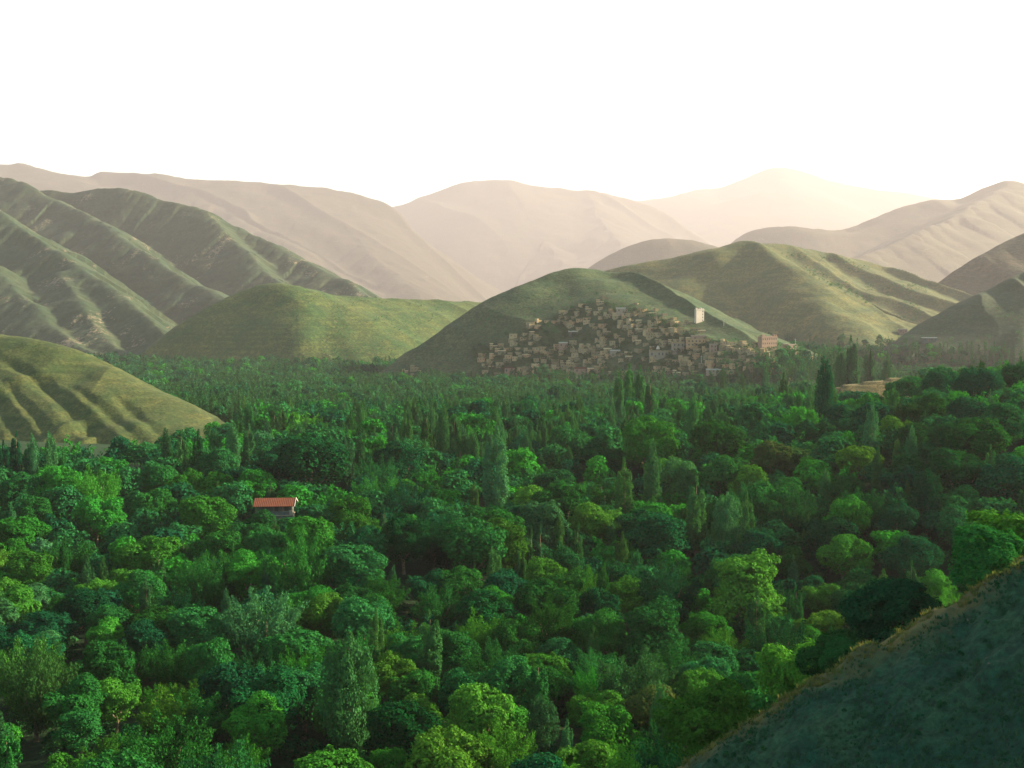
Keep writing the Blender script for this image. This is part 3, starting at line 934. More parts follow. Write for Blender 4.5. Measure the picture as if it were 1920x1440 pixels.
def fill_trees():
    rng = np.random.default_rng(5)
    cell = {}
    def near(x, y, r):
        g = 14.0
        ix, iy = int(x // g), int(y // g)
        for a in (-1, 0, 1):
            for b_ in (-1, 0, 1):
                for (X, Y, R) in cell.get((ix + a, iy + b_), ()):
                    if (X - x) ** 2 + (Y - y) ** 2 < (r + R) ** 2:
                        return True
        return False
    def add(x, y, r):
        cell.setdefault((int(x // 14), int(y // 14)), []).append((x, y, r))
    for t in TREES:
        add(t['x'], t['y'], t['w'] * .40)
    N = 90000
    D = np.concatenate([np.sqrt(rng.uniform(88 ** 2, 1150 ** 2, 72000)), rng.uniform(1150, 1900, 18000)])
    X = rng.uniform(-.66, .66, N) * D
    order = np.argsort(D)
    D, X = D[order], X[order]
    Zg = surface(X, D, ['left_near_hill', 'village_hill', 'orchard_hill', 'right_near_hill', 'terraced_field', 'left_spurs', 'terraced_hill'])
    G0 = tree_ground(X, D)
    FG = fg_z(X, D)
    dens = fbm(X / 90, D / 90, 3, 77)
    pop = fbm(X / 70, D / 110, 3, 78)
    for i in range(N):
        x, y = float(X[i]), float(D[i])
        ppx, ppy = to_px(x, y, G0[i])
        foot = 1.5 + 17 * sstep(1300, 1480, ppx) * (y > 700) + 7 * sstep(850, 950, ppx) * (y > 700)
        if Zg[i] > G0[i] + foot:
            continue
        if y > 700:
            G0[i] = max(G0[i], Zg[i])
        if FG[i] > ground_z(x, y) + 1 and y < 86 + 4 * rng.random():
            continue
        ppx, ppy = to_px(x, y, G0[i])
        far = y > 520
        pfrac = .05 if y < 330 else (.22 if y < 520 else .30)
        ispop = rng.random() < pfrac + .7 * max(0, pop[i]) * (y > 300)
        if ispop:
            kind = 'poplar'
            h = rng.uniform(9, 15) * (1.0 if y > 300 else .85)
            w = h / rng.uniform(3.2, 4.8)
            tone = rng.choice([S_, S_, O_, O_, G_, S_])
            r = w * .42
        else:
            kind = 'round' if rng.random() < .70 else 'shoots'
            w = rng.uniform(7.5, 13.0)
            if y < 170:
                w = rng.uniform(6.5, 10.5)
            h = w * rng.uniform(.85, 1.15)
            tone = rng.choice([G_, G_, G_, D_, D_, B_, B_, S_, Y_, O_], p=[.17, .17, .15, .12, .10, .13, .11, .04, .01, .00] if y < 480 else [.12, .12, .10, .24, .24, .06, .03, .06, .01, .02])
            r = w * .33 if y < 480 else w * .42
            if y > 480:
                h *= 1.15
        if near(x, y, r):
            continue
        pt = to_px(x, y, G0[i] + h * .97)[1]
        pw = w * .42 * F / y
        if any(abs(ppx - c[0]) < c[2] * .9 + pw and pt < c[1] + c[3] * .6 and ppy > c[1] - c[3] and y < cd + 8
               for c, cd in zip(CLEAR, CLEAR_D)):
            continue
        # the foot of the left grassy hill stays in view
        if ppx < 450 and 215 < y < 520:
            lim = np.interp(ppx, [0, 200, 300, 430, 450], [834, 832, 822, 799, 784])
            if to_px(x, y, G0[i] + h)[1] < lim + rng.uniform(-14, 14):
                continue
        # near trees may not climb in front of the open slope at the lower right
        if y < 115:
            _, ty = to_px(x, y, G0[i] + h)
            cxy = to_px(x, 75.0, fg_z(x, 75.0))[1] if x > 8 else 1e9
            if x > 8 and ty > cxy + 8:
                continue
        add(x, y, r)
        TREES.append(dict(x=x, y=y, z=float(G0[i]), h=float(h), w=float(w), kind=kind, tone=str(tone),
                          px=float(ppx), py=float(to_px(x, y, G0[i] + h * .65)[1]), hero=False))
fill_trees()

# ------------------------------------------------------------------ labels for repeats
SHAPE = {'round': ['rounded', 'domed', 'bushy', 'lobed'], 'shoots': ['spiky-topped', 'upright-shooting'],
         'poplar': ['tall narrow'], 'clump': ['wide many-stemmed'], 'thin': ['very thin']}
MARKS = [('the red-roofed house', 515, 945), ('the bare slope', 1600, 1290), ('the left grassy hill', 180, 800),
         ('the village', 1150, 660), ('the terraced field', 1640, 725), ('the thin poplars', 985, 1020),
         ('the clearing', 240, 1180), ('the pointed front poplar', 806, 1200), ('the wide poplar clump', 1366, 980),
         ('the pale poplar', 932, 880), ('the russet trees', 1460, 850), ('the photo corner', 20, 1420),
         ('the bottom edge', 800, 1430), ('the right edge', 1910, 850), ('the big spiky-topped tree', 492, 1150)]
USED = set()

def where(px, py, rank=0):
    best = sorted(MARKS, key=lambda m: math.hypot(m[1] - px, (m[2] - py) * 1.2))[rank]
    dx, dy = px - best[1], py - best[2]
    if abs(dx) > abs(dy):
        rel = 'right of' if dx > 0 else 'left of'
    else:
        rel = 'below' if dy > 0 else 'above'
    return rel + ' ' + best[0]

def unique_label(head, px, py, noun='tree'):
    px = min(max(px, 5), 1915); py = min(max(py, 5), 1435)
    for k in range(15):
        lab = f"{head} {where(px, py, k)}, {px / 19.2:.0f}% across, {py / 14.4:.0f}% down"
        if lab not in USED:
            break
    USED.add(lab)
    return lab

# ------------------------------------------------------------------ tree objects
def visible_size(t):
    return t['w'] * min(t['h'], 2.5 * t['w']) / t['y'] ** 2

def inframe(t, extra=0.0):
    a, b_ = to_px(t['x'], t['y'], t['z'] + t['h'])
    m = .45 * t['w'] * F / t['y'] + extra
    return -m < a < 1920 + m and b_ < 1440

def far_mesh(trees, name):
    """all the distant trees of one kind as one mass of leaves"""
    rng = np.random.default_rng(99)
    lod = {}
    def get(kind, lv):
        if (kind, lv) not in lod:
            n, s = {0: (1500, .75), 1: (520, 1.15), 2: (220, 1.7)}[lv]
            if kind == 'poplar':
                lod[kind, lv] = [crown_poplar(700 + k, int(n * .6), s * .9, 18, 1.7, 8) for k in range(3)]
            elif kind == 'shoots':
                lod[kind, lv] = [crown_shoots(720 + k, n, s, 24) for k in range(2)]
            else:
                lod[kind, lv] = [crown_round(740 + k, n, s, 14 + k) for k in range(4)]
        return lod[kind, lv]
    tones = list(LEAF)
    Vs, Qs, Ts, Ms = [], [], [], []
    o = 0
    for t in trees:
        kind = t['kind'] if t['kind'] in ('poplar', 'shoots') else 'round'
        lv = 0 if t['y'] < 380 else (1 if t['y'] < 650 else 2)
        V, Q, T = get(kind, lv)[rng.integers(len(get(kind, lv)))]
        hh, ww = (17.8, 3.4) if kind == 'poplar' else ((9.6, 8.4) if kind == 'round' else (9.5, 7.5))
        a = rng.uniform(0, 6.28); ca, sa = math.cos(a), math.sin(a)
        sx = t['w'] / ww; sz = t['h'] / hh
        W = np.stack([(V[:, 0] * ca - V[:, 1] * sa) * sx + t['x'], (V[:, 0] * sa + V[:, 1] * ca) * sx + t['y'], V[:, 2] * sz + t['z']], 1)
        Vs.append(W); Qs.append(Q + o); o += len(V)
        Ts.append(np.clip(T * .6 + rng.uniform(-.1, .5), 0, 1)); Ms.append(np.full(len(Q), tones.index(t['tone'])))
    me = mesh_np(name, np.vstack(Vs), np.vstack(Qs), False, np.concatenate(Ms), np.concatenate(Ts))
    ob = link(name, me, [LEAF[k] for k in tones])
    ob['kind'] = 'stuff'
    return ob

def build_trees():
    trees = [t for t in TREES if inframe(t, 420)]
    rng = np.random.default_rng(3)
    for group in ('broadleaf', 'poplar'):
        sel = [t for t in trees if (t['kind'] in ('round', 'shoots')) == (group == 'broadleaf')]
        sel.sort(key=lambda t: -(visible_size(t) * (1.6 if t['hero'] else 1)))
        seen = [t for t in sel if inframe(t)]
        mine = seen[:300]
        rest = seen[300:] + [t for t in sel if not inframe(t)]
        print(group, len(sel))
        for t in mine:
            mds = MODELS[t['kind']]
            md = mds[rng.integers(len(mds))]
            nm = group + '_tree' if group == 'broadleaf' else 'poplar_tree'
            px, py = t['px'], t['py']
            small = t['w'] * F / t['y'] < 62 and group == 'broadleaf' or t['h'] * F / t['y'] < 75
            rz = float(rng.uniform(0, 6.28))
            sc = (t['w'] / md['w'] * float(rng.uniform(.95, 1.05)), t['w'] / md['w'], t['h'] / md['h'])
            key = t['kind']
            if small:
                o = link(nm, mesh_for(md, 'both', t['tone'], key), [])
                o.location = (t['x'], t['y'], t['z'] - .1); o.rotation_euler = (0, 0, rz)
                o.scale = sc
            else:
                o = empty(nm, (t['x'], t['y'], t['z'] - .1), rz)
                c = link('crown', mesh_for(md, 'crown', t['tone'], key), [], o)
                k = link('trunk', mesh_for(md, 'trunk', '', key), [], o)
                o.scale = sc
            size = 'large' if t['w'] * F / t['y'] > 100 else ('small' if t['w'] * F / t['y'] < 55 else '')
            head = ' '.join(x for x in (size if group == 'broadleaf' else '', SHAPE[t['kind']][int(rng.integers(len(SHAPE[t['kind']])))], t['tone'],
                                        'tree' if group == 'broadleaf' else 'poplar') if x)
            tag(o, unique_label(head, px, py), 'tree' if group == 'broadleaf' else 'poplar',
                'broadleaf trees filling the valley' if group == 'broadleaf' else 'poplars standing among the trees')
        if rest:
            far_mesh(rest, 'distant_broadleaf_wood' if group == 'broadleaf' else 'distant_poplar_wood')
build_trees()

# ------------------------------------------------------------------ buildings
def wall_mat(name, c1, c2, scale=1.2, rnd=0.0, palette=None):
    m, n, b = new_mat(name)
    tc = n.nodes.new('ShaderNodeTexCoord')
    f = noise(n, tc.outputs['Object'], scale, 5, 0.65)
    col = ramp(n, f, [(.3, c1), (.7, c2)])
    if palette:
        oi = n.nodes.new('ShaderNodeObjectInfo')
        r = n.nodes.new('ShaderNodeValToRGB'); r.color_ramp.interpolation = 'CONSTANT'
        e = r.color_ramp.elements
        while len(e) < len(palette):
            e.new(.5)
        for i, c in enumerate(palette):
            e[i].position = i / len(palette); e[i].color = (*c, 1)
        n.links.new(oi.outputs['Random'], r.inputs[0])
        col = mixc(n, 1.0, col, r.outputs[0], 'MULTIPLY')
    n.links.new(col, b.inputs['Base Color'])
    return m

M['mud'] = wall_mat('mud_wall', (.75, .72, .68), (1.1, 1.08, 1.05), 1.0, palette=[(0.267, 0.212, 0.124), (0.199, 0.171, 0.105), (0.373, 0.279, 0.171), (0.233, 0.190, 0.111), (0.303, 0.250, 0.162), (0.348, 0.230, 0.139), (0.186, 0.163, 0.105), (0.281, 0.236, 0.153)])
M['mudroof'] = wall_mat('mud_roof', (.75, .72, .68), (1.1, 1.08, 1.05), .8, palette=[(0.257, 0.212, 0.122), (0.199, 0.172, 0.103), (0.315, 0.244, 0.139), (0.186, 0.163, 0.105), (0.581, 0.469, 0.318), (0.233, 0.191, 0.111), (0.281, 0.216, 0.124), (0.215, 0.178, 0.105)])
M['white'] = wall_mat('white_plaster', (0.36, 0.315, 0.28), (0.43, 0.375, 0.33), .6)
M['pink'] = wall_mat('pink_brick', (0.202, 0.133, 0.101), (0.259, 0.180, 0.140), .6)
M['plaster'] = wall_mat('plaster', (0.194, 0.158, 0.122), (0.252, 0.216, 0.176), .6)
M['grey'] = wall_mat('grey_render', (.055, .068, .062), (.10, .11, .098), 1.2)
M['palemetal'] = wall_mat('pale_metal', (0.302, 0.302, 0.281), (0.374, 0.367, 0.338), .4)
M['dark'] = wall_mat('dark_opening', (.045, .048, .042), (.065, .065, .055), 1)
M['wood'] = wall_mat('old_wood', (.10, .075, .05), (.18, .13, .085), 4)
M['redroof'] = wall_mat('red_sheet_roof', (.090, .029, .018), (.125, .042, .025), .9)

def box(x0, x1, y0, y1, z0, z1):
    V = [(x0, y0, z0), (x1, y0, z0), (x1, y1, z0), (x0, y1, z0), (x0, y0, z1), (x1, y0, z1), (x1, y1, z1), (x0, y1, z1)]
    Q = [(3, 2, 1, 0), (4, 5, 6, 7), (0, 1, 5, 4), (1, 2, 6, 5), (2, 3, 7, 6), (3, 0, 4, 7)]
    return np.array(V, float), np.array(Q)

def part(name, shapes, mat, parent):
    V, Q, _ = join(shapes)
    return link(name, mesh_np(name, V, Q), mat, parent)

def flat_house(name, w, d, h, storeys, wall, roof, win=True, parapet=.35, seed=0, upper=0.0, wins=None):
    """flat-roofed house, front towards -y: wall, roof slab, windows, door"""
    r = random.Random(seed)
    root = empty(name, (0, 0, 0))
    sh = [box(-w / 2, w / 2, -d / 2, d / 2, -2.6, h)]
    if upper:
        sh.append(box(-w / 2 + .1, -w / 2 + w * upper, -d / 2 + .6, d / 2 - .2, h + .3, h + 2.7))
    part('wall', sh, wall, root)
    e = .18
    rf = [box(-w / 2 - e, w / 2 + e, -d / 2 - e, d / 2 + e, h, h + .28)]
    if parapet:
        p = parapet
        rf += [box(-w / 2 - e, w / 2 + e, -d / 2 - e, -d / 2 - e + .3, h + .28, h + .28 + p),
               box(-w / 2 - e, w / 2 + e, d / 2 + e - .3, d / 2 + e, h + .28, h + .28 + p),
               box(-w / 2 - e, -w / 2 - e + .3, -d / 2 - e + .3, d / 2 + e - .3, h + .28, h + .28 + p),
               box(w / 2 + e - .3, w / 2 + e, -d / 2 - e + .3, d / 2 + e - .3, h + .28, h + .28 + p)]
    if upper:
        rf.append(box(-w / 2 - .2, -w / 2 + w * upper + .3, -d / 2 + .3, d / 2 + .1, h + 2.7, h + 2.95))
    part('roof', rf, roof, root)
    if wins == -1:                             # one column of windows near the right corner
        for k in range(4):
            z = h * (k + .35) / 4
            part('window', [box(w * .27, w * .38, -d / 2 - .04, -d / 2 + .1, z, z + h * .13)], M['dark'], root)
    elif win:
        n = wins or max(2, int(w / 3))
        sth = h / storeys
        door = r.randrange(n)
        for k in range(storeys):
            for i in range(n):
                x = -w / 2 + w * (i + .5) / n
                z = k * sth + sth * .36
                y = -d / 2
                if k == 0 and i == door:
                    part('door', [box(x - .5, x + .5, y - .05, y + .1, .05, 2.1)], M['wood'], root)
                else:
                    ww = .55
                    part('window', [box(x - ww, x + ww, y - .04, y + .1, z, z + sth * .42)], M['dark'], root)
    return root

def copy_thing(o):
    c = o.copy(); COL.objects.link(c)
    for ch in o.children:
        k = ch.copy(); COL.objects.link(k); k.parent = c
    return c

def red_house():
    px, py = 516, 934
    a, b_ = ray(px, py)
    D = np.arange(222, 244, .5)
    df = ground_z(a * D, D) + 6.1 - (CAMZ + b_ * D)
    d = float(D[int(np.argmin(np.abs(df)))])
    x = float(a * d); z = float(CAMZ + b_ * d) - 6.1
    t = empty('red_roofed_house', (x, d, z), math.radians(4))
    tag(t, 'small shaded house with a dull orange-red ridged roof among the trees, lower left', 'house')
    w, dp = 8.0, 4.6
    part('wall', [box(-w / 2, w / 2, -dp / 2, dp / 2, -4, 2.55), box(-w / 2 + .2, w / 2 - .2, -.1, dp / 2 - .15, 2.75, 4.75)], M['grey'], t)
    part('floor_slab', [box(-w / 2 - .25, w / 2 + .25, -dp / 2 - .3, dp / 2 + .1, 2.55, 2.75)], M['plaster'], t)
    part('parapet', [box(-w / 2 - .1, w / 2 + .1, -dp / 2 - .2, -dp / 2 - .02, 2.75, 3.55),
                     box(w / 2 - .05, w / 2 + .1, -dp / 2 - .02, -.1, 2.75, 3.55)], M['grey'], t)
    for i in range(5):
        xx = -w / 2 + .1 + i * (w - .2) / 4
        part('post', [box(xx - .08, xx + .08, -dp / 2 - .15, -dp / 2 + .01, 3.55, 4.78)], M['wood'], t)
    part('pillar', [box(w / 2 - .55, w / 2 + .14, -dp / 2 - .34, -dp / 2 - .205, 2.755, 3.75)], M['plaster'], t)
    for xx in (-2.4, 0.2, 2.5):
        part('window', [box(xx - .45, xx + .45, -.15, .05, 3.2, 4.3)], M['dark'], t)
    part('window', [box(-2.3, -1.3, -dp / 2 - .05, -dp / 2 + .1, .9, 1.9)], M['dark'], t)
    part('door', [box(1.0, 1.95, -dp / 2 - .05, -dp / 2 + .1, 0.0, 2.0)], M['wood'], t)
    # roof: two sheet slopes with seams, white verge at the right gable
    L0, L1, yh, zr, ze = -w / 2 - .55, w / 2 + .6, dp / 2 + .75, 6.15, 4.78
    V, Q = [], []
    n = 46
    for sgn in (-1, 1):
        o = len(V)
        for i in range(n + 1):
            xx = L0 + (L1 - L0) * i / n
            bump = .05 if i % 2 else 0.0
            for (yy, zz) in ((0, zr), (sgn * yh, ze)):
                V.append((xx, yy, zz + bump)); V.append((xx, yy, zz + bump - .09))
        for i in range(n):
            a0 = o + i * 4; a1 = a0 + 4
            Q += [(a0, a1, a1 + 2, a0 + 2), (a0 + 1, a0 + 3, a1 + 3, a1 + 1), (a0 + 2, a1 + 2, a1 + 3, a0 + 3)]
        for i in (0, n):
            a0 = o + i * 4
            Q.append((a0, a0 + 2, a0 + 3, a0 + 1))
    rf = link('roof', mesh_np('roof', V, Q), M['redroof'], t)
    for sgn in (-1, 1):
        V = []
        for xx in (L1 + .01, L1 + .09):
            for (yy, zz) in ((0, zr + .1), (sgn * (yh + .02), ze + .1), (sgn * (yh + .02), ze - .16), (0, zr - .16)):
                V.append((xx, yy, zz))
        Q = [(0, 1, 2, 3), (7, 6, 5, 4), (0, 4, 5, 1), (1, 5, 6, 2), (2, 6, 7, 3)]
        link('verge_board', mesh_np('verge_board', V, Q), M['palemetal'], rf)
    V = [(L1 - .35, -yh + .3, ze), (L1 - .35, yh - .3, ze), (L1 - .35, 0, zr - .2), (L1 - .5, -yh + .3, ze), (L1 - .5, yh - .3, ze), (L1 - .5, 0, zr - .2)]
    me = bpy.data.meshes.new('gable'); me.from_pydata(V, [], [(0, 1, 2), (5, 4, 3), (0, 3, 4, 1)]); me.update()
    link('gable', me, M['wood'], t)
red_house()

VPOLY = [(745, 700), (800, 690), (870, 672), (930, 650), (985, 612), (1040, 592), (1085, 572), (1130, 560), (1180, 560), (1215, 574),
         (1250, 588), (1290, 606), (1318, 625), (1345, 640), (1420, 652), (1500, 664), (1530, 684), (1400, 700), (1200, 706), (1120, 712), (1000, 716), (880, 712), (800, 712)]

def in_poly(x, y, poly):
    c = False
    j = len(poly) - 1
    for i in range(len(poly)):
        xi, yi = poly[i]; xj, yj = poly[j]
        if (yi > y) != (yj > y) and x < (xj - xi) * (y - yi) / (yj - yi) + xi:
            c = not c
        j = i
    return c

def place_at(o, px, py, dz=0.0, rz=0.0):
    x, y, z, ok = cast([px], [py], 600, 2600, 2.0)
    o.location = (float(x[0]), float(y[0]), float(z[0]) + dz)
    o.rotation_euler = (0, 0, rz)
    return float(y[0])

def village():
    r = random.Random(12)
    # landmark buildings first
    def big(px, pb, wpx, hpx, storeys, wall, roof, label, name='village_house', depth=.8, rz=0.0, wins=None, parapet=.5, upper=0.0, seed=1):
        x, y, z, ok = cast([px], [pb], 600, 2600, 2.0)
        y = float(y[0]); k = y / F
        o = flat_house(name, wpx * k, wpx * k * depth, hpx * k, storeys, M[wall], M[roof], True, parapet, seed, upper, wins)
        o.location = (float(x[0]), y, float(z[0])); o.rotation_euler = (0, 0, rz)
        tag(o, label, 'house', 'houses of the hillside village')
        return o, k
    o, k = big(1311, 604, 19, 22, 4, 'white', 'white', 'tallest white block of four storeys, standing alone highest on the right edge of the village', 'apartment_block', .28, .55, -1)
    w = 19 * k; h = 22 * k
    for i, xx in enumerate((-.42, -.12, .15, .42)):
        part('roof_turret', [box(xx * w - .7, xx * w + .7, -1.0, .6, h + .8, h + (2.2 if i % 2 == 0 else 1.5))], M['white'], o)
    part('support_pillar', [box(w * .3, w * .42, -w * .38, -w * .31, -7, -.02)], M['white'], o)
    o, k = big(1439, 657, 37, 24, 3, 'pink', 'pink', 'broad pink brick block with a notched roofline, right of the village knoll', 'apartment_block', .3, .50, 7, .4)
    for xx in (-.45, -.36, .30, .42):
        part('roof_stub', [box(xx * 37 * k, xx * 37 * k + 1.1, -2.0, .6, 24 * k + .7, 24 * k + 2.0)], M['pink'], o)
    big(1480, 662, 20, 15, 2, 'pink', 'plaster', 'small pink house just right of the broad pink block, by a white pole', rz=.5, seed=3)
    big(1238, 670, 40, 11, 1, 'plaster', 'mudroof', 'long low pale building with a row of windows, at the village foot', depth=.4, wins=6, seed=4)
    big(1271, 660, 22, 16, 2, 'plaster', 'mudroof', 'pale two-storey house behind the right end of the long low building', seed=5)
    big(1304, 652, 34, 13, 2, 'mud', 'mudroof', 'wide brown two-storey house under the lit knoll, right of the pale house', seed=6, depth=.5)
    big(1310, 640, 26, 9, 1, 'pink', 'plaster', 'low pinkish house with a pale roof right below the white block', seed=7)
    big(1337, 662, 13, 14, 2, 'pink', 'plaster', 'narrow pink house at the right end of the village row', seed=8)
    big(1056, 654, 16, 9, 1, 'pink', 'palemetal', 'pink house with a pale roof in the middle of the village', seed=9)
    big(1153, 668, 18, 9, 1, 'plaster', 'palemetal', 'pale house with a thin bright roof line above the dark village trees', seed=10)
    big(1164, 588, 17, 8, 1, 'plaster', 'palemetal', 'pale grey house with a flat light roof high in the village', seed=11)
    big(957, 702, 22, 10, 1, 'pink', 'redroof', 'low house with a reddish roof at the lower left of the village', seed=12)
    big(1090, 700, 26, 8, 1, 'pink', 'redroof', 'long reddish house at the village foot behind the tree line', seed=13)
    big(1075, 628, 18, 4, 1, 'grey', 'palemetal', 'low shed with a bright white roof line, centre left of the village', 'shed', seed=14)
    big(1742, 640, 26, 6, 1, 'grey', 'palemetal', 'long shed with a pale metal roof at the foot of the right hill', 'shed', .4, seed=15)
    big(1692, 625, 14, 7, 1, 'pink', 'palemetal', 'small pale shed left of the long metal-roofed shed, right hill foot', 'shed', seed=16)
    big(1345, 700, 40, 5, 1, 'plaster', 'palemetal', 'long low pale wall-like building behind the trees below the knoll', 'shed', .3, seed=17)
    taken = [(1311, 595, 14), (1238, 664, 26), (1271, 655, 14), (1304, 648, 20), (1310, 636, 14), (1337, 656, 10), (1056, 650, 10),
             (1153, 664, 10), (1164, 585, 10), (957, 698, 12), (1090, 697, 14), (1075, 627, 10)]
    # prototypes of the small flat-roofed houses
    protos = []
    for i in range(10):
        w = r.uniform(6.5, 11); h = r.choice([3.0, 3.2, 5.4, 2.8, 3.4])
        o = flat_house('village_house', w, r.uniform(6, 8.5), h, 2 if h > 4.5 else 1, M['mud'], M['mudroof'], True, r.choice([0, .3, .45]), i + 40,
                       r.choice([0, 0, .45]), 3 if i % 2 else 2)
        protos.append((o, w, h))
    used = [False] * len(protos)
    pts = []
    tries = 0
    while tries < 9000 and len(pts) < 290:
        tries += 1
        px = r.uniform(740, 1530); py = r.uniform(556, 716)
        if not in_poly(px, py, VPOLY):
            continue
        # looser at the edges, dense in the middle; two wooded gullies stay open
        dens = fbm(px / 55, py / 30, 2, 9)
        if dens < (-.22 if 960 < px < 1340 else .05):
            continue
        if any(abs(px - q[0]) < (q[2] if len(q) > 2 else 9.5) and abs(py - q[1]) < (9 if len(q) > 2 else 5.2) for q in taken + pts):
            continue
        pts.append((px, py))
    xs, ys, zs, ok = cast([p[0] for p in pts], [p[1] for p in pts], 600, 1900, 2.0)
    words = {0: 'single-storey', 1: 'two-storey'}
    rows = ['upper', 'middle', 'lower']
    for i, (px, py) in enumerate(pts):
        if not ok[i]:
            continue
        k = r.randrange(len(protos))
        o, w, h = protos[k]
        if used[k]:
            o = copy_thing(o)
        used[k] = True
        o.location = (float(xs[i]), float(ys[i]), float(zs[i]) - .3)
        o.rotation_euler = (0, 0, r.uniform(-.35, .75))
        sc = r.uniform(.48, .78)
        o.scale = (sc, sc, sc * r.uniform(.9, 1.1))
        row = rows[0 if py < 615 else (1 if py < 665 else 2)]
        lab = None
        for mk, mx, my in sorted([('the white block', 1311, 595), ('the long low building', 1238, 664), ('the bright-roofed shed', 1075, 628),
                                  ('the red-roofed low house', 957, 698), ('the high pale house', 1164, 585), ('the central pink house', 1056, 650),
                                  ('the long reddish house', 1090, 697)], key=lambda m: math.hypot(m[1] - px, m[2] - py)):
            dx, dy = px - mx, py - my
            rel = ('right of' if dx > 0 else 'left of') if abs(dx) > abs(dy) else ('below' if dy > 0 else 'above')
            cand = f"flat {words[int(h > 4.5)]} house {rel} {mk}, {px / 19.2:.1f}% across, {py / 14.4:.1f}% down"
            if cand not in USED:
                lab = cand
                break
        USED.add(lab or cand)
        tag(o, lab or cand, 'house', 'houses of the hillside village')
    for k, u in enumerate(used):
        if not u:
            for ch in list(protos[k][0].children):
                bpy.data.objects.remove(ch)
            bpy.data.objects.remove(protos[k][0])
    # poles
    def pole(px, pb, hpx, label):
        x, y, z, ok = cast([px], [pb], 600, 2600, 2.0)
        H = hpx * float(y[0]) / F
        o = empty('utility_pole', (float(x[0]), float(y[0]), float(z[0])))
        V, Q = tube([(0, 0, -1), (0, 0, H * .5), (0, 0, H)], [.22, .2, .16], 8)
        link('mast', mesh_np('mast', V, Q, True), M['palemetal'], o)
        part('crossarm', [box(-.9, .9, -.08, .08, H - .9, H - .7)], M['palemetal'], o)
        tag(o, label, 'pole')
    pole(1357, 612, 13, 'pale utility pole standing on top of the lit village knoll')
    pole(1491, 656, 20, 'white pole beside the small pink house, right of the village')
    pole(1315, 690, 22, 'pale pole at the village foot left of the pole among trees')
    # dome on the long low building
    x, y, z, ok = cast([1234], [668], 600, 1900, 2.0)
    o = empty('small_dome', (float(x[0]) , float(y[0]) + 1.5, float(z[0]) + 11 * float(y[0]) / F + .3))
    prof = [(1.5, 0), (1.5, .8), (1.35, 1.5), (.9, 2.2), (.35, 2.7), (.08, 3.3), (.02, 4.1)]
    V = [(rr * math.cos(2 * math.pi * i / 14), rr * math.sin(2 * math.pi * i / 14), zz) for rr, zz in prof for i in range(14)]
    Q = [(j * 14 + i, j * 14 + (i + 1) % 14, (j + 1) * 14 + (i + 1) % 14, (j + 1) * 14 + i) for j in range(len(prof) - 1) for i in range(14)]
    link('dome_shell', mesh_np('dome_shell', V, Q, True), M['white'], o)
    tag(o, 'small white dome with a spike on the roof of the long low building', 'dome')
village()

# ------------------------------------------------------------------ scrub, tufts, stones
def scrub(name, spots, tone_names, leaf=.8, n=90):
    rng = np.random.default_rng(len(spots))
    base = [crown_round(800 + k, n, leaf, 10) for k in range(4)]
    Vs, Qs, Ts, Ms, o = [], [], [], [], 0
    for (x, y, z, s) in spots:
        V, Q, T = base[rng.integers(4)]
        a = rng.uniform(0, 6.28); ca, sa = math.cos(a), math.sin(a)
        k = s / 8.5
        W = np.stack([(V[:, 0] * ca - V[:, 1] * sa) * k + x, (V[:, 0] * sa + V[:, 1] * ca) * k + y, (V[:, 2] - 2.6) * k * .95 + z], 1)
        Vs.append(W); Qs.append(Q + o); o += len(V); Ts.append(T); Ms.append(np.full(len(Q), rng.integers(len(tone_names))))
    ob = link(name, mesh_np(name, np.vstack(Vs), np.vstack(Qs), False, np.concatenate(Ms), np.concatenate(Ts)), [LEAF[t] for t in tone_names])
    ob['kind'] = 'stuff'

def scatter_px(poly, n, seed, d0, d1, smin, smax, dens=-.1, names=NEARH, ns=(40, 20)):
    r = random.Random(seed)
    xs = [p[0] for p in poly]; ys = [p[1] for p in poly]
    pts = []
    while len(pts) < n:
        px, py = r.uniform(min(xs), max(xs)), r.uniform(min(ys), max(ys))
        if in_poly(px, py, poly) and fbm(px / ns[0], py / ns[1], 2, seed) > dens:
            pts.append((px, py))
    X, Y, Z, ok = cast([p[0] for p in pts], [p[1] for p in pts], d0, d1, 3.0, names)
    return [(float(x), float(y), float(z), r.uniform(smin, smax)) for x, y, z, k in zip(X, Y, Z, ok) if k]

sp_ = scatter_px([(540, 550), (700, 560), (840, 566), (820, 600), (730, 680), (600, 680), (600, 600)], 700, 3, 900, 2300, 1.6, 4.0, -.05, ['orchard_hill'])
sp_ += scatter_px([(1460, 475), (1560, 480), (1740, 540), (1720, 610), (1640, 580), (1540, 530)], 600, 4, 1200, 3000, 3, 7, -.05, ['terraced_hill', 'right_middle_hill'])
sp_ += scatter_px([(760, 690), (900, 600), (1060, 530), (1150, 540), (1300, 590), (1340, 690), (1100, 710)], 500, 5, 700, 1500, 1.5, 4.5, -.05, ['village_hill'])
sp_ += scatter_px([(1320, 640), (1420, 650), (1560, 650), (1700, 640), (1700, 690), (1320, 695)], 260, 6, 700, 2000, 4, 9, -.2)
sp_ += scatter_px([(1640, 660), (1760, 600), (1920, 560), (1920, 680), (1640, 690)], 160, 7, 800, 2000, 2, 6, 0, ['right_near_hill'])
sp_ += scatter_px([(230, 690), (330, 615), (480, 545), (560, 560), (560, 690)], 140, 8, 900, 2300, 1.5, 3.5, .1, ['orchard_hill'])
scrub('hillside_scrub', sp_, ['mid-green', 'dark-green', 'grey-green', 'olive'])
sp_ = scatter_px([(0, 640), (150, 670), (300, 740), (420, 805), (300, 840), (0, 840)], 110, 9, 300, 700, .5, 1.6, .1, ['left_near_hill'])
scrub('low_hill_bushes', sp_, ['dark-green', 'mid-green', 'olive'], .9, 60)
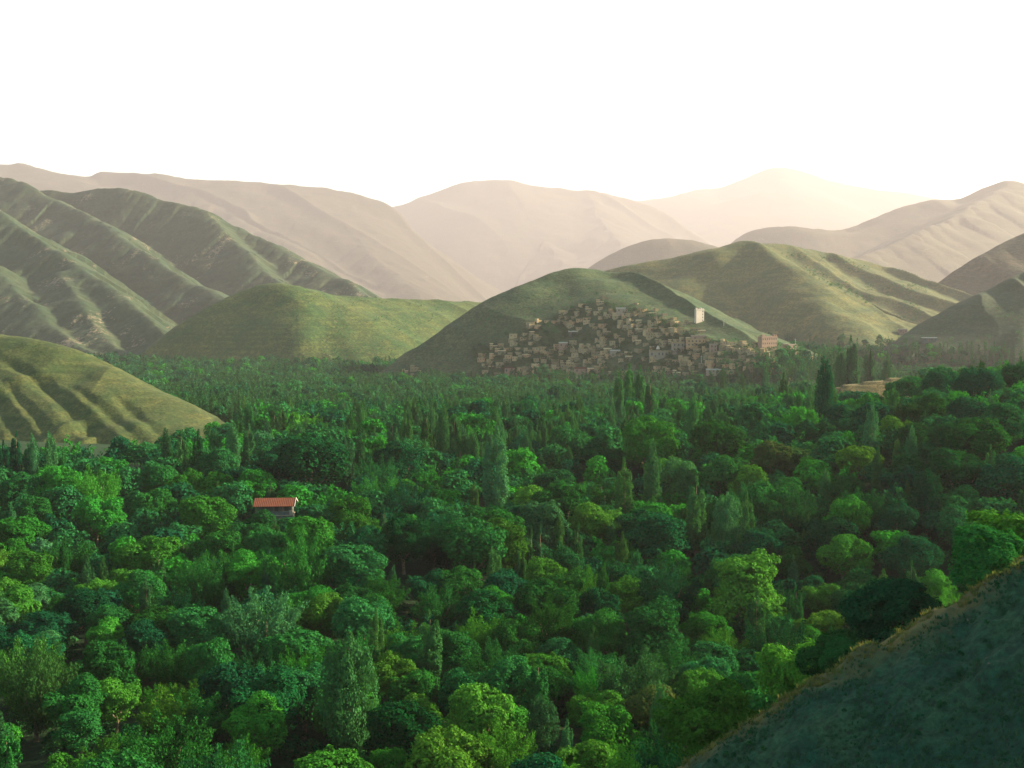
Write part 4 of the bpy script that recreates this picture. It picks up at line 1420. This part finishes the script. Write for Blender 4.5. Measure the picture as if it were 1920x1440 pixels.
sp_ = scatter_px([(880, 660), (1000, 615), (1100, 570), (1200, 580), (1320, 640), (1330, 700), (900, 715)], 760, 10, 700, 1500, 2.5, 6.5, -.4, ['village_hill'])
scrub('village_greenery', sp_, ['dark-green', 'mid-green', 'grey-green'], .9, 160)

def tuft_mesh(name, x, y, size, mat, seed, k=9):
    rng = np.random.default_rng(seed)
    n = len(x)
    z = fg_z(x, y)
    a = rng.uniform(0, 6.28, (n, k)); ln = rng.uniform(.1, .9, (n, k))
    bx = x[:, None] + np.cos(a) * size[:, None] * .5 * rng.random((n, k)); by = y[:, None] + np.sin(a) * size[:, None] * .5 * rng.random((n, k))
    tx = bx + np.cos(a) * size[:, None] * ln; ty = by + np.sin(a) * size[:, None] * ln
    tz = z[:, None] + size[:, None] * rng.uniform(.5, 1.2, (n, k))
    wx, wy = -np.sin(a) * .05, np.cos(a) * .05
    zz = z[:, None] - .05 + 0 * bx
    V = np.stack([np.stack([bx - wx, by - wy, zz], -1), np.stack([bx + wx, by + wy, zz], -1), np.stack([tx + wx * .3, ty + wy * .3, tz], -1), np.stack([tx - wx * .3, ty - wy * .3, tz], -1)], 2).reshape(-1, 3)
    Q = np.arange(len(V)).reshape(-1, 4)
    ob = link(name, mesh_np(name, V, Q, False, None, np.repeat(rng.random(n), k)), mat)
    ob['kind'] = 'stuff'

def tufts():
    """crest grass with rim sunlight in its colour, short green grass on the slope, loose stones"""
    rng = np.random.default_rng(8)
    n = 16000
    y = rng.uniform(45, 74.6, n); x = rng.uniform(2, 46, n)
    keep = fbm(x / 2.6, y / 2.6, 3, 50) > -.08
    x, y = x[keep], y[keep]
    tuft_mesh('slope_grass', x, y, rng.uniform(.06, .20, len(x)), leaf_mat('slope_grass', (.012, .066, .034), (.034, .098, .050), .15), 1)
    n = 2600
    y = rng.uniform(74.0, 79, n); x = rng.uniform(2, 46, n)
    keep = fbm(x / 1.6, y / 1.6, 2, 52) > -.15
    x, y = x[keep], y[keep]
    tuft_mesh('sunlit_rim_tufts', x, y, rng.uniform(.10, .34, len(x)), leaf_mat('sunlit_rim_grass', (.05, .085, .026), (.125, .115, .042), .25), 2)  # golden tuft colour paints in the sunlit edge of the slope
    # loose stones
    n = 90
    y = rng.uniform(45, 77, n); x = rng.uniform(2, 52, n); z = fg_z(x, y)
    base = np.array([(1, 0, 0), (-1, 0, 0), (0, 1, 0), (0, -1, 0), (0, 0, .8), (0, 0, -.6)], float)
    tri = np.array([(0, 2, 4), (2, 1, 4), (1, 3, 4), (3, 0, 4), (2, 0, 5), (1, 2, 5), (3, 1, 5), (0, 3, 5)])
    s = rng.uniform(.04, .13, n)
    V = (base[None] * s[:, None, None] * rng.uniform(.6, 1.4, (n, 6, 1)) + np.stack([x, y, z + .02], -1)[:, None]).reshape(-1, 3)
    Q = (tri[None] + (np.arange(n) * 6)[:, None, None]).reshape(-1, 3)
    ob = link('loose_stones', mesh_np('loose_stones', V, Q), M['grey'])
    ob['kind'] = 'stuff'
tufts()
def undergrowth():
    r = np.random.default_rng(77)
    y = np.sqrt(r.uniform(92 ** 2, 300 ** 2, 3200)); x = r.uniform(-.52, .52, 3200) * y
    z = tree_ground(x, y)
    ok = z - fg_z(x, y) > .5
    px, py = to_px(x, y, z)
    for c, cd in zip(CLEAR, CLEAR_D):
        ok &= ~((np.abs(px - c[0]) < c[2]) & (np.abs(py - c[1]) < c[3] * 1.5) & (np.abs(y - cd) < 25) & (r.random(3200) < .8))
    scrub('undergrowth', [(float(a), float(b), float(c), float(d)) for a, b, c, d in zip(x[ok], y[ok], z[ok], r.uniform(1.4, 4.2, ok.sum()))],
          ['dark-green', 'mid-green', 'dark-green', 'grey-green'], 1.1, 130)
undergrowth()
r_ = np.random.default_rng(31)
yy_ = r_.uniform(48, 75.5, 2600); xx_ = r_.uniform(4, 42, 2600)
kk_ = fbm(xx_ / 5, yy_ / 5, 3, 61) > .05
xx_, yy_ = xx_[kk_][:260], yy_[kk_][:260]
scrub('slope_scrub', list(zip(xx_, yy_, fg_z(xx_, yy_) - .05, r_.uniform(.18, .55, len(xx_)))), ['dark-green', 'mid-green'], 2.4, 70)

# ------------------------------------------------------------------ haze
def build_haze():
    lo, hi = CAMZ - 120.0, 2700.0
    x0, x1, y0, y1 = -20000, 20000, -300, 22500
    V = [(x0, y0, lo), (x1, y0, lo), (x1, y1, lo), (x0, y1, lo), (x0, y0, hi), (x1, y0, hi), (x1, y1, hi), (x0, y1, hi)]
    Q = [(3, 2, 1, 0), (4, 5, 6, 7), (0, 1, 5, 4), (1, 2, 6, 5), (2, 3, 7, 6), (3, 0, 4, 7)]
    m = bpy.data.materials.new('haze_air')
    m.use_nodes = True
    n = m.node_tree
    n.nodes.clear()
    o = n.nodes.new('ShaderNodeOutputMaterial')
    v = n.nodes.new('ShaderNodeVolumePrincipled')
    v.inputs['Color'].default_value = (.66, .605, .70, 1)
    v.inputs['Density'].default_value = 6.0e-5
    v.inputs['Anisotropy'].default_value = 0.17
    n.links.new(v.outputs[0], o.inputs['Volume'])
    ob = link('haze', mesh_np('haze', V, Q), m)
    ob['kind'] = 'stuff'
build_haze()
